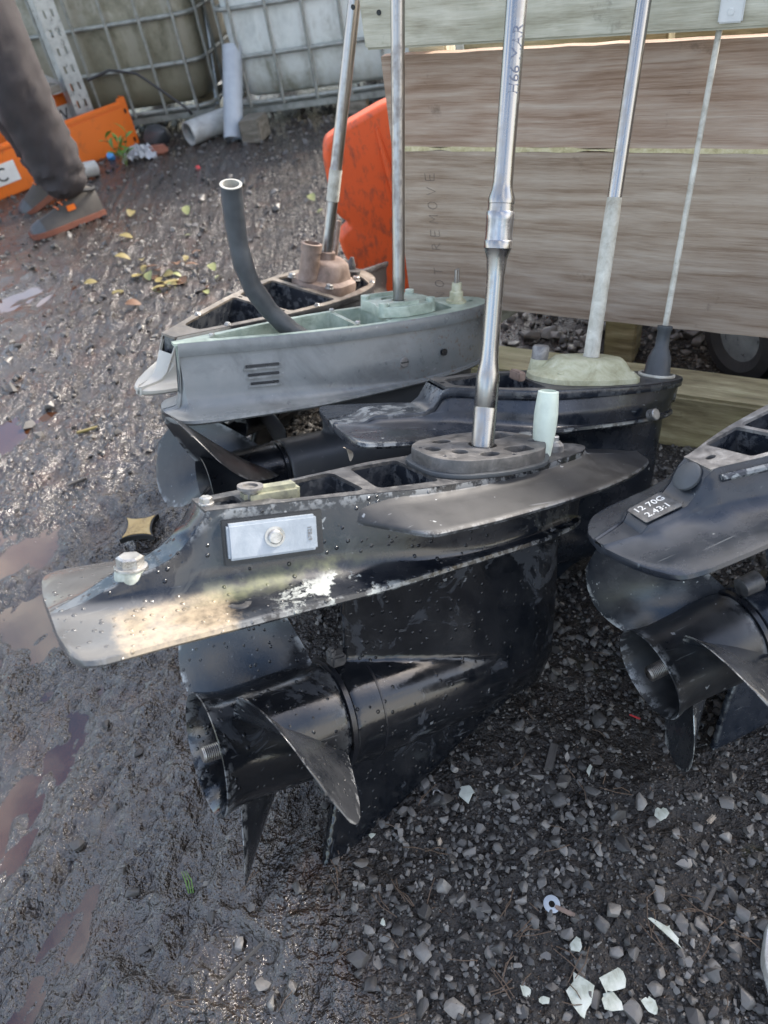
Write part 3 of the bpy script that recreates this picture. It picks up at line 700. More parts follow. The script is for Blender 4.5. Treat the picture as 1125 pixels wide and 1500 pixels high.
dk = deck(B, PB, holesB, M['chromate'], .05, M['chromate'], M['chromate'])
mb = MB()
for k in range(3): mb.box((0, 0, 0), (.056-.004*k, .006, .0042), wall_frame(PB, .266, .203-.0135*k))
lv = B.part('louvre_slot_shade', mb, M['dark'], 30, .0018)  # dark raised bars stand for the shade inside the slots
mb = MB()
for k in range(3): mb.box((0, .0015, -.0046), (.060-.004*k, .0055, .0030), wall_frame(PB, .266, .203-.0135*k))
B.part('louvre_lip', mb, M['greypaint'], 30, .0012, parent=lv)
T = wall_frame(PB, .028, .178); nyb = T.to_3x3() @ Vector((0, 1, 0))
mb = MB(); mb.lathe([(-.004, .0085), (.0015, .0085), (.0022, .0075)], nyb, T @ Vector((0, 0, 0)), 24); sc_ = B.part('plug_screw', mb, M['alloy'], 30)
mb = MB(); mb.box((0, .0022, 0), (.014, .0012, .0022), T); B.part('screw_slot', mb, M['dark'], 0, parent=sc_)
T = wall_frame(PB, -.055, .182); mb = MB(); mb.lathe([(-.004, .006), (.0012, .006), (.0012, .003)], T.to_3x3() @ Vector((0, 1, 0)), T @ Vector((0, 0, 0)), 18); B.part('drain_hole', mb, M['dark'], 30)
# pump housing plate
ol = rpoly([(.055, -.040), (.02, -.05), (-.045, -.044), (-.058, 0), (-.045, .044), (.015, .05), (.058, .036), (.048, .0)], .012, 4)
me = plate2d(ol, [circ(0, 0, .0125), circ(.036, .030, .006), circ(.036, -.03, .006), circ(-.04, .028, .006), rpoly([(.03, -.012), (.018, -.03), (-.02, -.03), (-.02, -.016)], .005)], .2482, .266, .0012)
pB = B.part('pump_housing', me, M['chromate'], 30)
mb = MB()
for x, y in ((.047, -.034), (.047, .032), (-.042, .036), (-.042, -.036)):
    mb = MB(); mb.lathe([(.25, .0085), (.272, .0078), (.273, .0045)], (0, 0, 1), (x, y, 0), 16); B.part('pump_boss', mb, M['chromate'], 30, parent=pB)
for q in (1, -1):
    mb = MB(); mb.box((.012, .040*q, .262), (.055, .004, .020)); B.part('pump_rib', mb, M['chromate'], 30, parent=pB)
B.part('pump_floor', plate2d([(x*.95, y*.95) for x, y in ol], [], .248, .252), M['alloydark'], 0, parent=pB)
shaft(B, [(.252, .0085), (.275, .0092), (.282, .0102), (.305, .0108), (.31, .0104), (.95, .0104)], M['steeldull'])
mb = MB(); mb.lathe([(.247, .018), (.252, .018), (.252, .012), (.266, .012), (.268, .009), (.282, .0085), (.283, .0)], (0, 0, 1), (-.118, 0, 0), 22); sB = B.part('shift_seal', mb, M['pumpgreen'], 35)
mb = MB()
for a in (-1, 1): mb.lathe([(.28, .0032), (.305, .003)], (0, 0, 1), (-.118+a*.004, a*.003, 0), 10)
B.part('shift_rod', mb, M['steeldull'], 30, parent=sB)
for x, y in ((.33, 0.0), (.104, .05), (.104, -.05)): hexbolt(B, x, y, .2476, .0045, .006, washer=False)
mb = MB(); path = [(.150, .004, .205), (.175, .002, .222), (.198, -.006, .238), (.23, -.012, .274), (.254, -.012, .313), (.264, -.012, .345), (.269, -.011, .375), (.273, -.006, .423), (.277, .008, .460)]
fine_path = []
for i in range(len(path)-1):
    for k in range(3):
        t = k/3; fine_path.append(tuple(path[i][q]*(1-t)+path[i+1][q]*t for q in range(3)))
fine_path.append(path[-1])
rad = [.0152+.0007*math.sin(i*1.3)+(.0012 if i > len(fine_path)-4 else 0) for i in range(len(fine_path))]
mb.tube(fine_path, rad, 20, False)
hose = B.part('rubber_hose', mb, M['rubber'], 40)
mb = MB(); d_ = (Vector(path[-1])-Vector(path[-2])).normalized(); mb.lathe([(-.001, .0160), (.0012, .0162), (.0014, .0120), (-.03, .0115), (-.031, .0)], d_, path[-1], 24, False, True); B.part('hose_end', mb, M['rubberin'], 40, parent=hose)
propeller(B, PB, M['dark'], M['black2'])

# ---------------- unit C: black one with the pale green pump
PC = dict(zp=.2053, zd=.260, deckx=(-.170, .252), lip=.005, liph=.012, flare=.014, fillet=.018,
  wp=[(-.165, .003), (-.155, .022), (-.12, .043), (-.05, .066), (.05, .084), (.15, .096), (.25, .102), (.34, .106), (.385, .104), (.400, .092), (.406, .06), (.408, .02)],
  wd=[(-.172, .001), (-.163, .016), (-.13, .032), (-.07, .050), (0, .062), (.08, .067), (.13, .064), (.19, .048), (.252, .026), (.28, .024), (.35, .022), (.38, .02), (.408, .01)],
  top=[(-.2, .260), (.250, .260), (.262, .250), (.272, .230), (.282, .226), (.352, .2235), (.372, .214), (.408, .2105)],
  strut=[(.204, -.146, .16, .036), (.12, -.148, .155, .036), (.04, -.15, .15, .034), (0, -.13, .15, .036)],
  torp=[(-.14, .004), (-.13, .02), (-.09, .036), (-.02, .046), (.08, .052), (.20, .054)],
  skeg=[(-.1, -.02), (-.02, -.06), (.1, -.17), (.226, -.185), (.20, -.06), (.1, 0)],
  xj=.21, xh=.33, rh=.052, bx=.27, rt=.15, b0=150, chord=.12, pitch=.3, rake=.02, skew=R(10))
Cu = Unit('C', 'outboard_lower_unit', 'black lower unit with pale green pump cover and scaly shaft', (.18, 0, -.18))
Cu.part('gearcase', lower_mesh(PC, .0045), M['blackblue'], 60)
Cu.part('housing', housing_mesh(PC), M['blackblue'], 38)
deck(Cu, PC, [rpoly([(.235, -.019), (.17, -.045), (.105, -.055), (.105, .055), (.17, .045), (.235, .019)], .008, 4), circ(.244, 0, .004), circ(-.155, 0, .004), circ(-.14, .018, .005)], M['alloydark'], .035)
ol = rpoly([(.085, -.045), (.02, -.060), (-.06, -.052), (-.085, .0), (-.06, .052), (.02, .060), (.085, .045), (.105, 0)], .02, 4)
mb = MB(); rings_ = []
for z, k in ((.261, 1.0), (.268, .99), (.271, .93), (.276, .80), (.288, .66), (.292, .60), (.293, .5), (.293, .1)):
    rings_.append([(x*k-.006*(1-k), y*k, z) for x, y in ol])
mb.rings(rings_); pc = Cu.part('pump_cover', mb, M['pumpgreen'], 40)
mb = MB(); mb.lathe([(.268, .016), (.285, .0135), (.286, .0135)], (0, 0, 1), (.072, -.028, 0), 24); Cu.part('pump_spigot', mb, M['pumpgreen'], 40, parent=pc)
mb = MB(); mb.lathe([(.284, .0125), (.304, .0125), (.306, .011), (.306, .0)], (0, 0, 1), (.072, -.028, 0), 24); Cu.part('spigot_cap', mb, M['alloy'], 40, parent=pc)
for x, y in ((.07, .030), (-.05, .036), (-.045, -.04)): hexbolt(Cu, x, y, .2705, .005, .006, M['pumpgreen'], pc)
shC = shaft(Cu, [(.290, .0108), (.30, .0113), (.34, .0104), (.50, .0102), (.5001, .0100), (.96, .0100)], M['steel'])
mb = MB(); mb.lathe([(.2935, .0125), (.296, .0118), (.34, .0110), (.40, .0107), (.45, .0110), (.50, .0106), (.515, .0102)], (0, 0, 1), (0, 0, 0), 24); Cu.part('scale_crust', mb, M['scale'], 60, parent=shC, label='chalky scale on the lower shaft')
bt = (-.128, 0.0)
mb = MB(); mb.lathe([(.258, .022), (.264, .022), (.267, .0195), (.288, .0180), (.300, .0135), (.306, .0105), (.330, .0100), (.333, .0115), (.338, .0115), (.339, .006)], (0, 0, 1), (bt[0], bt[1], 0), 26); Cu.part('rubber_boot', mb, M['rubber'], 40)
mb = MB(); mb.lathe([(.33, .0046), (.60, .0040), (.95, .0044)], (0, 0, 1), (bt[0], bt[1], 0), 12); Cu.part('shift_rod', mb, M['scale'], 60)
mb = MB(); mb.tube([(bt[0]+.026*math.cos(a), bt[1]+.026*math.sin(a), .2625) for a in np.linspace(-2.4, 2.6, 14)], .0028, 8); Cu.part('wire_loop', mb, M['scale'], 40)
T = wall_frame(PC, -.075, .218); mb = MB(); mb.lathe([(-.008, .009), (.003, .009), (.004, .0075)], T.to_3x3() @ Vector((0, 1, 0)), T @ Vector((0, 0, 0)), 24); Cu.part('plug_screw', mb, M['boltsteel'], 30)
mb = MB(); mb.box((.118, -.01, .266), (.012, .03, .014)); Cu.part('rust_clip', mb, M['pumpbrown'], 30, .002, label='rusty brown clip beside the pump')
propeller(Cu, PC, M['black2'])

# ---------------- unit D: far one with the brown pump
PD = dict(zp=.304, zd=.383, deckx=(-.186, .520), lip=.003, liph=.012, flare=.008, axz=.165,
  wp=[(-.335, .004), (-.325, .035), (-.29, .065), (-.2, .092), (-.05, .108), (.1, .110), (.3, .098), (.45, .07), (.55, .036), (.585, .016), (.592, .004)],
  wd=[(-.188, .001), (-.176, .03), (-.14, .06), (-.07, .084), (.0, .092), (.1, .088), (.25, .068), (.38, .042), (.52, .012), (.56, .006), (.592, .003)],
  top=[(-.4, .383), (.519, .383), (.53, .34), (.55, .316), (.592, .310)],
  strut=[(.303, -.16, .17, .036), (.22, -.16, .165, .036), (.165, -.15, .16, .036)],
  torp=[(-.12, .004), (-.11, .02), (-.07, .034), (.0, .045), (.1, .052), (.22, .054)],
  skeg=[(-.02, .15), (.08, .07), (.18, .04), (.26, .03), (.24, .12), (.1, .16)],
  xj=.225, xh=.35, rh=.052, bx=.29, rt=.13, b0=90, chord=.11, pitch=.3, rake=.02, skew=R(10))
Du = Unit('D', 'outboard_lower_unit', 'open-topped black lower unit with brown pump, farthest back of the five', (.20, 0, .05))
Du.part('gearcase', lower_mesh(PD, .005), M['black2'], 60)
Du.part('housing', housing_mesh(PD), M['blackD'], 38)
wD = lambda x: spl(PD['wd'], x)-.008
holesD = [rpoly([(.235, -wD(.235)), (.235, wD(.235)), (.085, wD(.085)), (.085, -wD(.085))], .014, 5), rpoly([(.46, -wD(.46)), (.46, wD(.46)), (.255, wD(.255)), (.255, -wD(.255))], .012, 5),
          rpoly([(.068, -wD(.07)), (.068, wD(.07)), (-.09, wD(-.09)), (-.13, .03), (-.13, -.03), (-.09, -wD(-.09))], .014, 5), circ(.245, .05, .0045), circ(.245, -.05, .0045), circ(-.165, 0, .007)]
deck(Du, PD, holesD, M['rimgrey'], .075)
mb = MB(); rr = []
for z, k in ((.335, 1.0), (.384, 1.0), (.392, .97), (.398, .80), (.415, .72), (.428, .66), (.436, .50), (.438, .30)):
    rr.append([(x*k-.01, y*k, z) for x, y in rpoly([(.075, -.03), (.05, -.062), (-.04, -.062), (-.075, -.02), (-.075, .02), (-.04, .062), (.05, .062), (.075, .03)], .02, 4)])
mb.rings(rr); pd = Du.part('water_pump', mb, M['pumpbrown'], 40)
mb = MB(); mb.lathe([(.395, .022), (.455, .0205), (.4555, .0225), (.472, .0225), (.473, .017), (.44, .0165), (.44, .0)], (0, 0, 1), (.048, -.012, 0), 26); Du.part('pump_outlet', mb, M['pumpbrown'], 40, parent=pd)
mb = MB(); mb.lathe([(.43, .021), (.452, .019), (.453, .013), (.44, .012)], (0, 0, 1), (0, 0, 0), 26, True, True); Du.part('shaft_collar', mb, M['pumpbrown'], 40, parent=pd)
for x, y in ((.055, .045), (.055, -.05), (-.06, .05), (-.06, -.05)): hexbolt(Du, x, y, .392, .008, .009, parent=pd)
shD = shaft(Du, [(.44, .0118), (.555, .0122), (.556, .0133), (.618, .0133), (.622, .0122), (.64, .0124), (1.2, .0124)], M['steeldull'])
mb = MB(); mb.lathe([(.5562, .01345), (.6175, .01345)], (0, 0, 1), (0, 0, 0), 28); Du.part('shaft_sleeve', mb, M['scale'], 30, parent=shD)
mb = MB(); mb.lathe([(.38, .0055), (.50, .0052)], (0, 0, 1), (-.098, -.03, 0), 12); Du.part('shift_rod', mb, M['pumpbrown'], 30)
mb = MB(); mb.lathe([(.380, .024), (.392, .024), (.394, .012), (.405, .010), (.42, .004)], (0, 0, 1), (-.135, -.004, 0), 24); Du.part('shift_seal', mb, M['alloydark'], 35)
for x, y in ((.40, -.033), (.40, .033), (.16, .078), (-.11, .068)): hexbolt(Du, x, y, .3836, .005, .005)
propeller(Du, PD, M['black2'])

# ---------------- unit E: at the right edge
PE = dict(far=[(0, .9), (.2, .6), (.3, .35), (.396, .4)], zp=.2074, zd=.2583, deckx=(-.160, .268), lip=.0, flare=.016, fillet=.022,
  wp=[(-.20, .004), (-.19, .03), (-.14, .055), (-.05, .08), (.1, .100), (.22, .106), (.275, .106), (.335, .104), (.364, .098), (.381, .072), (.391, .038), (.396, .008)],
  wd=[(-.162, .001), (-.15, .02), (-.1, .042), (0, .056), (.1, .056), (.18, .046), (.22, .036), (.268, .022), (.29, .021), (.34, .019), (.37, .012), (.396, .006)],
  top=[(-.3, .2583), (.266, .2583), (.275, .252), (.290, .232), (.300, .2265), (.345, .2225), (.352, .214), (.396, .2125)],
  strut=[(.206, -.135, .19, .036), (.16, -.140, .185, .035), (.08, -.146, .18, .034), (.0, -.15, .18, .036)],
  torp=[(-.15, .004), (-.14, .02), (-.09, .038), (-.02, .05), (.08, .056), (.218, .056)],
  skeg=[(-.1, -.03), (0, -.08), (.1, -.165), (.15, -.182), (.275, -.182), (.245, -.10), (.215, -.04), (.1, 0)], skth=.006,
  xj=.224, xh=.354, rh=.055, bx=.266, rt=.172, b0=60, chord=.145, pitch=.52, rake=.055, skew=R(10), nutout=-.014)
E_ = Unit('E', 'outboard_lower_unit', 'black lower unit cut by the right edge, with scuffed three-blade propeller', (.2, 0, -.18))
E_.part('gearcase', lower_mesh(PE, .0042), M['blackblue'], 60)
E_.part('housing', housing_mesh(PE), M['blackblue'], 38)
deck(E_, PE, [rpoly([(.235, -.028), (.222, .028), (.165, .042), (.185, -.036)], .004, 3), rpoly([(.18, -.038), (.158, .043), (.05, .050), (.05, -.050)], .008, 4), circ(.02, 0, .012), circ(.25, .0, .006, ry=.004)], M['alloy'], .045)
mb = MB(); mb.lathe([(0, .0165), (.0035, .0165), (.005, .014), (.0055, .0)], Vector((.62, 0, .78)), (.2795, .0, .2465), 28); E_.part('blanking_plug', mb, M['rubber'], 40)
T = wall_frame(PE, .205, .243); mb = MB(); mb.lathe([(-.004, .0085), (.0025, .0085), (.0035, .007)], T.to_3x3() @ Vector((0, 1, 0)), T @ Vector((0, 0, 0)), 24); E_.part('plug_screw', mb, M['rubber'], 30)
mb = MB()
for sgn in (1,):
    p0 = wall_frame(PE, .25, .246) @ Vector((0, .002, 0)); 
    mb.tube([wall_frame(PE, q, .2495-.0) @ Vector((0, .0015, 0)) for q in np.linspace(.262, .0, 18)], .0042, 8)
E_.part('side_rib', mb, M['blackblue'], 40)
lab = plate2d(rpoly([(.302, -.019), (.302, .019), (.347, .017), (.347, -.017)], .003, 2), [], .0, .0012)
lab.transform(Matrix.Translation((0, 0, .2268)) @ Matrix.Translation((.325, 0, 0)) @ Matrix.Rotation(R(4.5), 4, 'Y') @ Matrix.Translation((-.325, 0, 0)))
lb = E_.part('ratio_label', lab, M['alloydark'], 0, label='painted gear ratio marking')
for body, yy in (('12 70G', -.0075), ('2.43:1', .0075)):
    tm = text_mesh(body, .0125, .0002); tm.transform(Matrix.Translation((.325, yy, .2283)) @ Matrix.Rotation(R(4.5), 4, 'Y') @ Matrix.Rotation(R(180), 4, 'Z') @ Matrix.Identity(4))
    E_.part('lettering', tm, M['label'], 0, parent=lb)
mb = MB(); mb.lathe([(-.012, .013), (.012, .012), (.014, .009)], (1, 0, 0), (.205, .0, .066), 20); E_.part('carrier_lug', mb, M['alloydark'], 35)
M['bladechip'] = m_paint('chipped_blade', base=(.014, .017, .022), rough=.24, wear=1.0, dust=.4, drops=False, chip=(.6, .6, .57), dusty=(.12, .115, .11))
propeller(E_, PE, M['black2'], M['bladechip'])

# ------------------------------------------------------------------ timber rack
AZ = R(-34.2); ex = Vector((math.cos(AZ), math.sin(AZ), 0)); nn = Vector((-math.sin(AZ), math.cos(AZ), 0))
TR = Matrix((ex, nn, Vector((0, 0, 1)))).transposed().to_4x4()      # local: x along rack, y away from camera, z up
def m_wood(name, cols, grain=(3, 60, 60), rough=.7, green=None, s=1.0, knots=True):
    n = NB(name)
    warp = n.noise(2.2*s, 3, .5); v = n.map(grain)
    vm = n.t.nodes.new('ShaderNodeVectorMath'); vm.operation = 'ADD'; n.t.links.new(v, vm.inputs[0])
    sc = n.t.nodes.new('ShaderNodeVectorMath'); sc.operation = 'SCALE'; n.t.links.new(n.ramp(warp, [(0, 0.0), (1, 1.0)]), sc.inputs[0]); sc.inputs['Scale'].default_value = 4.5
    n.t.links.new(sc.outputs[0], vm.inputs[1])
    g = n.noise(1.0, 5, .6, vec=vm.outputs[0]); g2 = n.noise(1.0, 3, .6, vec=n.map(tuple(q*4 for q in grain))); b = n.noise(4*s, 4, .6)
    wv = n.t.nodes.new('ShaderNodeTexWave'); wv.bands_direction = 'Z' if grain[2] > 10 else 'X'; wv.inputs['Scale'].default_value = 7*s; wv.inputs['Distortion'].default_value = 14; wv.inputs['Detail'].default_value = 3; wv.inputs['Detail Scale'].default_value = .9; wv.inputs['Detail Roughness'].default_value = .6
    n.t.links.new(n.map(tuple(.35 if q < 10 else 1.0 for q in grain)), wv.inputs['Vector'])
    fine = n.noise(1.0, 3, .6, vec=n.map(tuple(q*9 for q in grain)))
    f = n.math('ADD', n.math('ADD', n.math('MULTIPLY', g, .37), n.math('MULTIPLY', g2, .16)), n.math('ADD', n.math('MULTIPLY', b, .2), n.math('ADD', n.math('MULTIPLY', wv.outputs['Fac'], .07), n.math('MULTIPLY', fine, .20))))
    col = n.ramp(f, [(.37, cols[0]), (.46, cols[1]), (.54, cols[2]), (.63, cols[3])])
    if green: col = n.mix(n.ramp(n.noise(5, 5, .7), [(.46, 0.0), (.70, .5)]), col, green)
    dirt = n.noise(14, 5, .7); col = n.mix(n.ramp(dirt, [(.62, 0.0), (.74, .6)]), col, tuple(c*.35 for c in cols[0]))
    return n.done(col, n.ramp(g2, [(.3, rough-.12), (.7, rough+.15)]), 0, n.bump(g2, .5, .0012, n.bump(g, .4, .002)), spec=.35)
M['ply'] = m_wood('weathered_ply', [(.19, .125, .082), (.30, .225, .163), (.375, .298, .228), (.44, .365, .29)], (4.5, 60, 150))
M['ply2'] = m_wood('weathered_ply_brown', [(.20, .120, .075), (.30, .205, .145), (.38, .285, .215), (.45, .365, .29)], (4, 60, 170))
M['rail'] = m_wood('mossy_softwood', [(.26, .235, .165), (.40, .37, .28), (.50, .47, .37), (.58, .55, .45)], (4, 60, 60), green=(.22, .215, .14))
M['beamw'] = m_wood('damp_softwood', [(.10, .08, .045), (.19, .16, .09), (.27, .235, .14), (.37, .34, .22)], (5, 60, 60), green=(.17, .17, .065))
M['greenpost'] = m_wood('green_painted_timber', [(.02, .06, .05), (.035, .10, .08), (.05, .13, .105), (.10, .17, .14)], (40, 40, 4))
M['foam'] = m_corroded('yellow_split_edge', (.28, .22, .10), (.52, .45, .26), (.66, .60, .42), .8, 0, 80)
rk = thing('timber_rack', 'weathered timber rack with wide plywood face behind the lower units', 'rack')
rk.matrix_world = TR
def rpart(name, c, d, mat, bev=.003, label=None, rot=None):
    mb = MB(); mb.box((0, 0, 0), d); o = part(name, mb, mat, rk, 30, bev); o.location = c
    if rot: o.rotation_euler = rot
    if label: o['label'] = label
    return o
N0 = 1.25
def board_mesh(x0, x1, zt, zb, seed):
    """board with uneven top and bottom edges"""
    rr = random.Random(seed); n_ = 40; V = []
    for i in range(n_+1):
        x = x0+(x1-x0)*i/n_
        t = zt+(rr.random()-.5)*.0016; b = zb+(rr.random()-.5)*.0016
        V += [(x, 0, t), (x, .018, t), (x, .018, b), (x, 0, b)]
    mb = MB(); mb.rings([V[4*i:4*i+4] for i in range(n_+1)]); return mb
for nm, zt0, zb0, mt, sd_ in (('board', .697, .5535, M['ply2'], 1), ('board', .5475, .250, M['ply'], 2)):
    o = part(nm, board_mesh(-.683, .75, zt0, zb0, sd_), mt, rk, 30); o.location = (0, N0, 0)
    o.rotation_euler = (0, 0, 0)
# slanting split line filled with pale splintered edge
mb = MB(); rr = random.Random(5); V = []
for i in range(61):
    x = -.683+1.43*i/60; zc = .5505; h = .0028+rr.random()*.0016 if rr.random() > .08 else .0008
    V.append([(x, -.0015+rr.random()*.001, zc+h), (x, .016, zc+h), (x, .016, zc-h), (x, -.0015+rr.random()*.001, zc-h)])
mb.rings(V); o = part('split_edge', mb, M['foam'], rk, 0); o.location = (0, N0, 0)
rpart('top_rail', (.03, N0-.022, .785), (1.44, .034, .142), M['rail'], .004)
rpart('ground_beam', (.02, N0+.035, .057), (1.30, .10, .125), M['beamw'], .006)
rpart('post', (.045, N0+.20, .32), (.055, .07, .64), M['greenpost'], .004, label='green painted post behind the beam')
rpart('post', (-.615, N0+.06, .41), (.07, .045, .82), M['rail'], .004)
rpart('post', (-.30, N0+.30, .40), (.07, .07, .80), M['beamw'], .004)
rpart('brace', (-.52, N0+.05, .22), (.30, .03, .06), M['rail'], .004, rot=(0, R(-38), 0))
rpart('cross_bar', (0, N0+.42, .60), (1.4, .05, .07), M['beamw'], .004)
for z_ in (.05,): pass
mb = MB(); mb.box((0, 0, 0), (.030, .006, .05)); mb.lathe([(-.006, .007), (.004, .006)], (0, -1, 0), (0, 0, -.012), 14)
br = part('hook_plate', mb, M['label'], rk, 30, .002); br.location = (-.135, N0-.043, .748)
for x_, z_ in ((-.70, .775), (-.655, .765), (-.2, .80), (.1, .77)):
    mb = MB(); mb.lathe([(0, .004), (.0012, .004), (.0012, .001)], (0, -1, 0), (0, 0, 0), 10); o = part('nail_head', mb, M['dark'], rk, 0); o.location = (x_, N0-.0392, z_)
def board_text(body, size, x, z, squeeze=1.0):
    tm = text_mesh(body, size, .0001)
    tm.transform(Matrix.Rotation(R(90), 4, 'X') @ Matrix.Rotation(R(90), 4, 'Z') @ Matrix.Diagonal((squeeze, 1, 1, 1)))
    bm = bmesh.new(); bm.from_mesh(tm)
    o = part('lettering', tm, M['pencil'], rk, 0); bm.free(); o.location = (x, N0-.0012, z); return o
# thin handwritten strokes, reading up the board
GL = {'N': [[(0, 0), (0, 1), (.6, 0), (.6, 1)]], 'O': [[(.3+.3*math.cos(a), .5+.5*math.sin(a)) for a in np.linspace(0, 6.28, 13)]], 'T': [[(0, 1), (.6, 1)], [(.3, 0), (.3, 1)]], 'R': [[(0, 0), (0, 1), (.4, .95), (.45, .65), (.05, .5), (.55, 0)]],
      'E': [[(.55, 1), (0, 1), (0, 0), (.55, 0)], [(0, .5), (.45, .5)]], 'M': [[(0, 0), (.05, 1), (.32, .35), (.6, 1), (.65, 0)]], 'V': [[(0, 1), (.3, 0), (.6, 1)]], 'D': [[(0, 0), (0, 1), (.4, .85), (.5, .5), (.4, .12), (0, 0)]]}
mb = MB(); cur = .262
for ch in 'NOT REMOVE':
    if ch != ' ':
        for st_ in GL[ch]:
            mb.tube([(-.612-(q[1]-.5)*.018+random.uniform(-.0006, .0006), -.0004, cur+q[0]*.022) for q in st_], .00045, 5)
    cur += .026
o = part('lettering', mb, M['pencil'], rk, 0); o.location = (0, N0, 0)

# ------------------------------------------------------------------ things seen in the slit and under the rack
def lathe_thing(name, label, cat, prof, loc, mat, axis=(0, 0, 1), n=28, rot=None, group=None):
    mb = MB(); mb.lathe(prof, axis, (0, 0, 0), n); o = part(name, mb, mat, None, 35); o.location = loc
    if rot: o.rotation_euler = rot
    return tag(o, label, cat, group)
M['red'] = m_plain('red_plastic', (.45, .03, .03), .4, 0, .15)
M['tyre'] = m_plain('tyre_rubber', (.02, .02, .021), .7, 0, .4, 60, .4, .003)
M['galv'] = m_corroded('galvanised_steel', (.22, .24, .25), (.34, .37, .38), (.45, .48, .49), .4, .6, 30)
sh_ = TR @ Vector((0, 1.62, 0))
mb = MB(); mb.box((0, 0, .30), (1.5, .42, .60)); mb.box((0, -.02, .611), (1.56, .48, .02))
wb = part('work_bench', mb, M['beamw'], None, 30, .004); wb.matrix_world = TR @ Matrix.Translation((.35, 1.98, 0)); tag(wb, 'low timber bench half hidden behind the plywood face', 'bench')
def on_bench(x, y=1.86): return TR @ Vector((x, y, .622))
mb = MB(); mb.box((0, 0, .09), (.17, .13, .18)); mb.lathe([(.18, .025), (.20, .025)], (0, 0, 1), (.04, 0, 0), 16)
o = part('fuel_can', mb, M['red'], None, 30, .012); o.location = on_bench(-.19); o.rotation_euler = (0, 0, AZ); tag(o, 'red plastic can behind the plywood, seen through the slit', 'fuel can')
for k, (x_, mt_, lab_) in enumerate(((-.045, M['galv'], 'bright metal tube standing beside the red can'), (-.36, M['label'], 'white tub behind the plywood near its left end'))):
    lathe_thing(('metal_tube', 'plastic_tub')[k], lab_, ('tube', 'tub')[k], [(0, .016), (.22, .016), (.22, .012), (.0, .012)] if k == 0 else [(0, .05), (.16, .058), (.162, .06), (.17, .06), (.171, .0)], on_bench(x_), mt_)
for k, (x_, w_) in enumerate(((.08, .12), (.26, .16))):
    mb = MB(); mb.box((0, 0, .07), (w_, .14, .14)); mb.box((0, 0, .15), (w_*.5, .03, .02)); o = part('tool_case', mb, (M['rubber'], M['dark'])[k], None, 30, .01); o.location = on_bench(x_); o.rotation_euler = (0, 0, AZ)
    tag(o, ('dark tool case just right of the metal tube behind the plywood', 'black tool case behind the plywood near its right end')[k], 'case')
w_ = thing('trailer_wheel', 'small black tyre under the plywood beside the green post', 'wheel', tuple(at(1092, 546, 0)))
w_.rotation_euler = (0, 0, R(14))
mb = MB(); mb.lathe([(-.04, .055), (-.05, .075), (-.046, .098), (-.025, .105), (.025, .105), (.046, .098), (.05, .075), (.04, .055)], (1, 0, 0), (0, 0, .103), 40, False, False)
for q in (-.016, 0, .016): mb.lathe([(q-.002, .1035), (q-.002, .1062), (q+.002, .1062), (q+.002, .1035)], (1, 0, 0), (0, 0, .103), 40, False, False)
part('tyre', mb, M['tyre'], w_, 35)
mb = MB(); mb.lathe([(-.04, .056), (-.02, .05), (-.02, .018), (-.035, .016), (-.035, 0)], (1, 0, 0), (0, 0, .103), 28); part('rim', mb, M['galv'], w_, 35)

# ------------------------------------------------------------------ orange moulding
n = NB('scuffed_orange_plastic')
sc1 = n.noise(1, 5, .65, vec=n.map((70, 30, 22), rot=(0, .6, 0))); sc2 = n.noise(22, 6, .7, dist=1.0)
f = n.ramp(n.math('ADD', n.math('MULTIPLY', sc1, .5), n.math('MULTIPLY', sc2, .5)), [(.50, 0.0), (.62, .75)])
M['orangep'] = n.done(n.mix(f, (.62, .085, .018), (.17, .05, .03)), .5, 0, n.bump(sc2, .25, .002))
ol = [(.028, .395), (.032, .425), (.038, .442), (.046, .446), (.087, .464), (.18, .494), (.34, .52), (.36, .30), (.30, .05), (.25, .0), (.13, .0), (.107, .034), (.066, .113), (.036, .165), (.031, .21), (.048, .222), (.062, .230), (.060, .254), (.030, .285)]
me = plate2d(rpoly(ol, .018, 5), [], -.03, .03, .014, 5)
bm = bmesh.new(); bm.from_mesh(me); bm.to_mesh(me); bm.free()
me.transform(Matrix.Rotation(R(90), 4, 'X')); op = thing('orange_moulding', 'scuffed orange plastic moulding standing behind the far lower unit', 'plastic panel', (.15, 1.95, 0))
me.transform(Matrix.Translation((-.15, 0, 0))); part('panel', me, M['orangep'], op, 40)
mb = MB(); mb.tube([(.005, -.029, .46), (.02, -.034, .36), (.04, -.034, .24), (.06, -.030, .10)], [.005, .009, .009, .005], 10); part('stiffening_rib', mb, M['orangep'], op, 50)
mb = MB(); mb.box((.1, .08, .01), (.2, .22, .02)); part('foot', mb, M['orangep'], op, 30, .006)

# ------------------------------------------------------------------ IBC tanks
def m_tank(name, cols, algae, lvl):
    n = NB(name); a = n.noise(5, 6, .65, vec=n.map((1.6, 1.6, .55)), dist=.8); b = n.noise(28, 5, .7); zz = n.sep(n.co)[2]
    f = n.math('ADD', n.math('MULTIPLY', a, .7), n.math('MULTIPLY', b, .3))
    col = n.ramp(f, [(.34, cols[0]), (.5, cols[1]), (.64, cols[2])])
    g = n.math('ADD', n.math('MULTIPLY', n.math('SUBTRACT', lvl, zz), 2.4), n.math('MULTIPLY', n.math('SUBTRACT', f, .5), 4.5), True)
    col = n.mix(n.math('MULTIPLY', g, .85), col, algae)
    return n.done(col, .45, 0, n.bump(b, .1, .002))
M['tankdirty'] = m_tank('tank_plastic_grimy', [(.095, .09, .06), (.22, .21, .155), (.44, .43, .37)], (.12, .11, .07), .5)
M['tankwhite'] = m_tank('tank_plastic_pale', [(.42, .45, .43), (.58, .61, .58), (.68, .71, .69)], (.15, .15, .10), .36)
M['cage'] = m_corroded('cage_galvanised', (.12, .125, .115), (.23, .24, .22), (.34, .355, .335), .5, .35, 25)
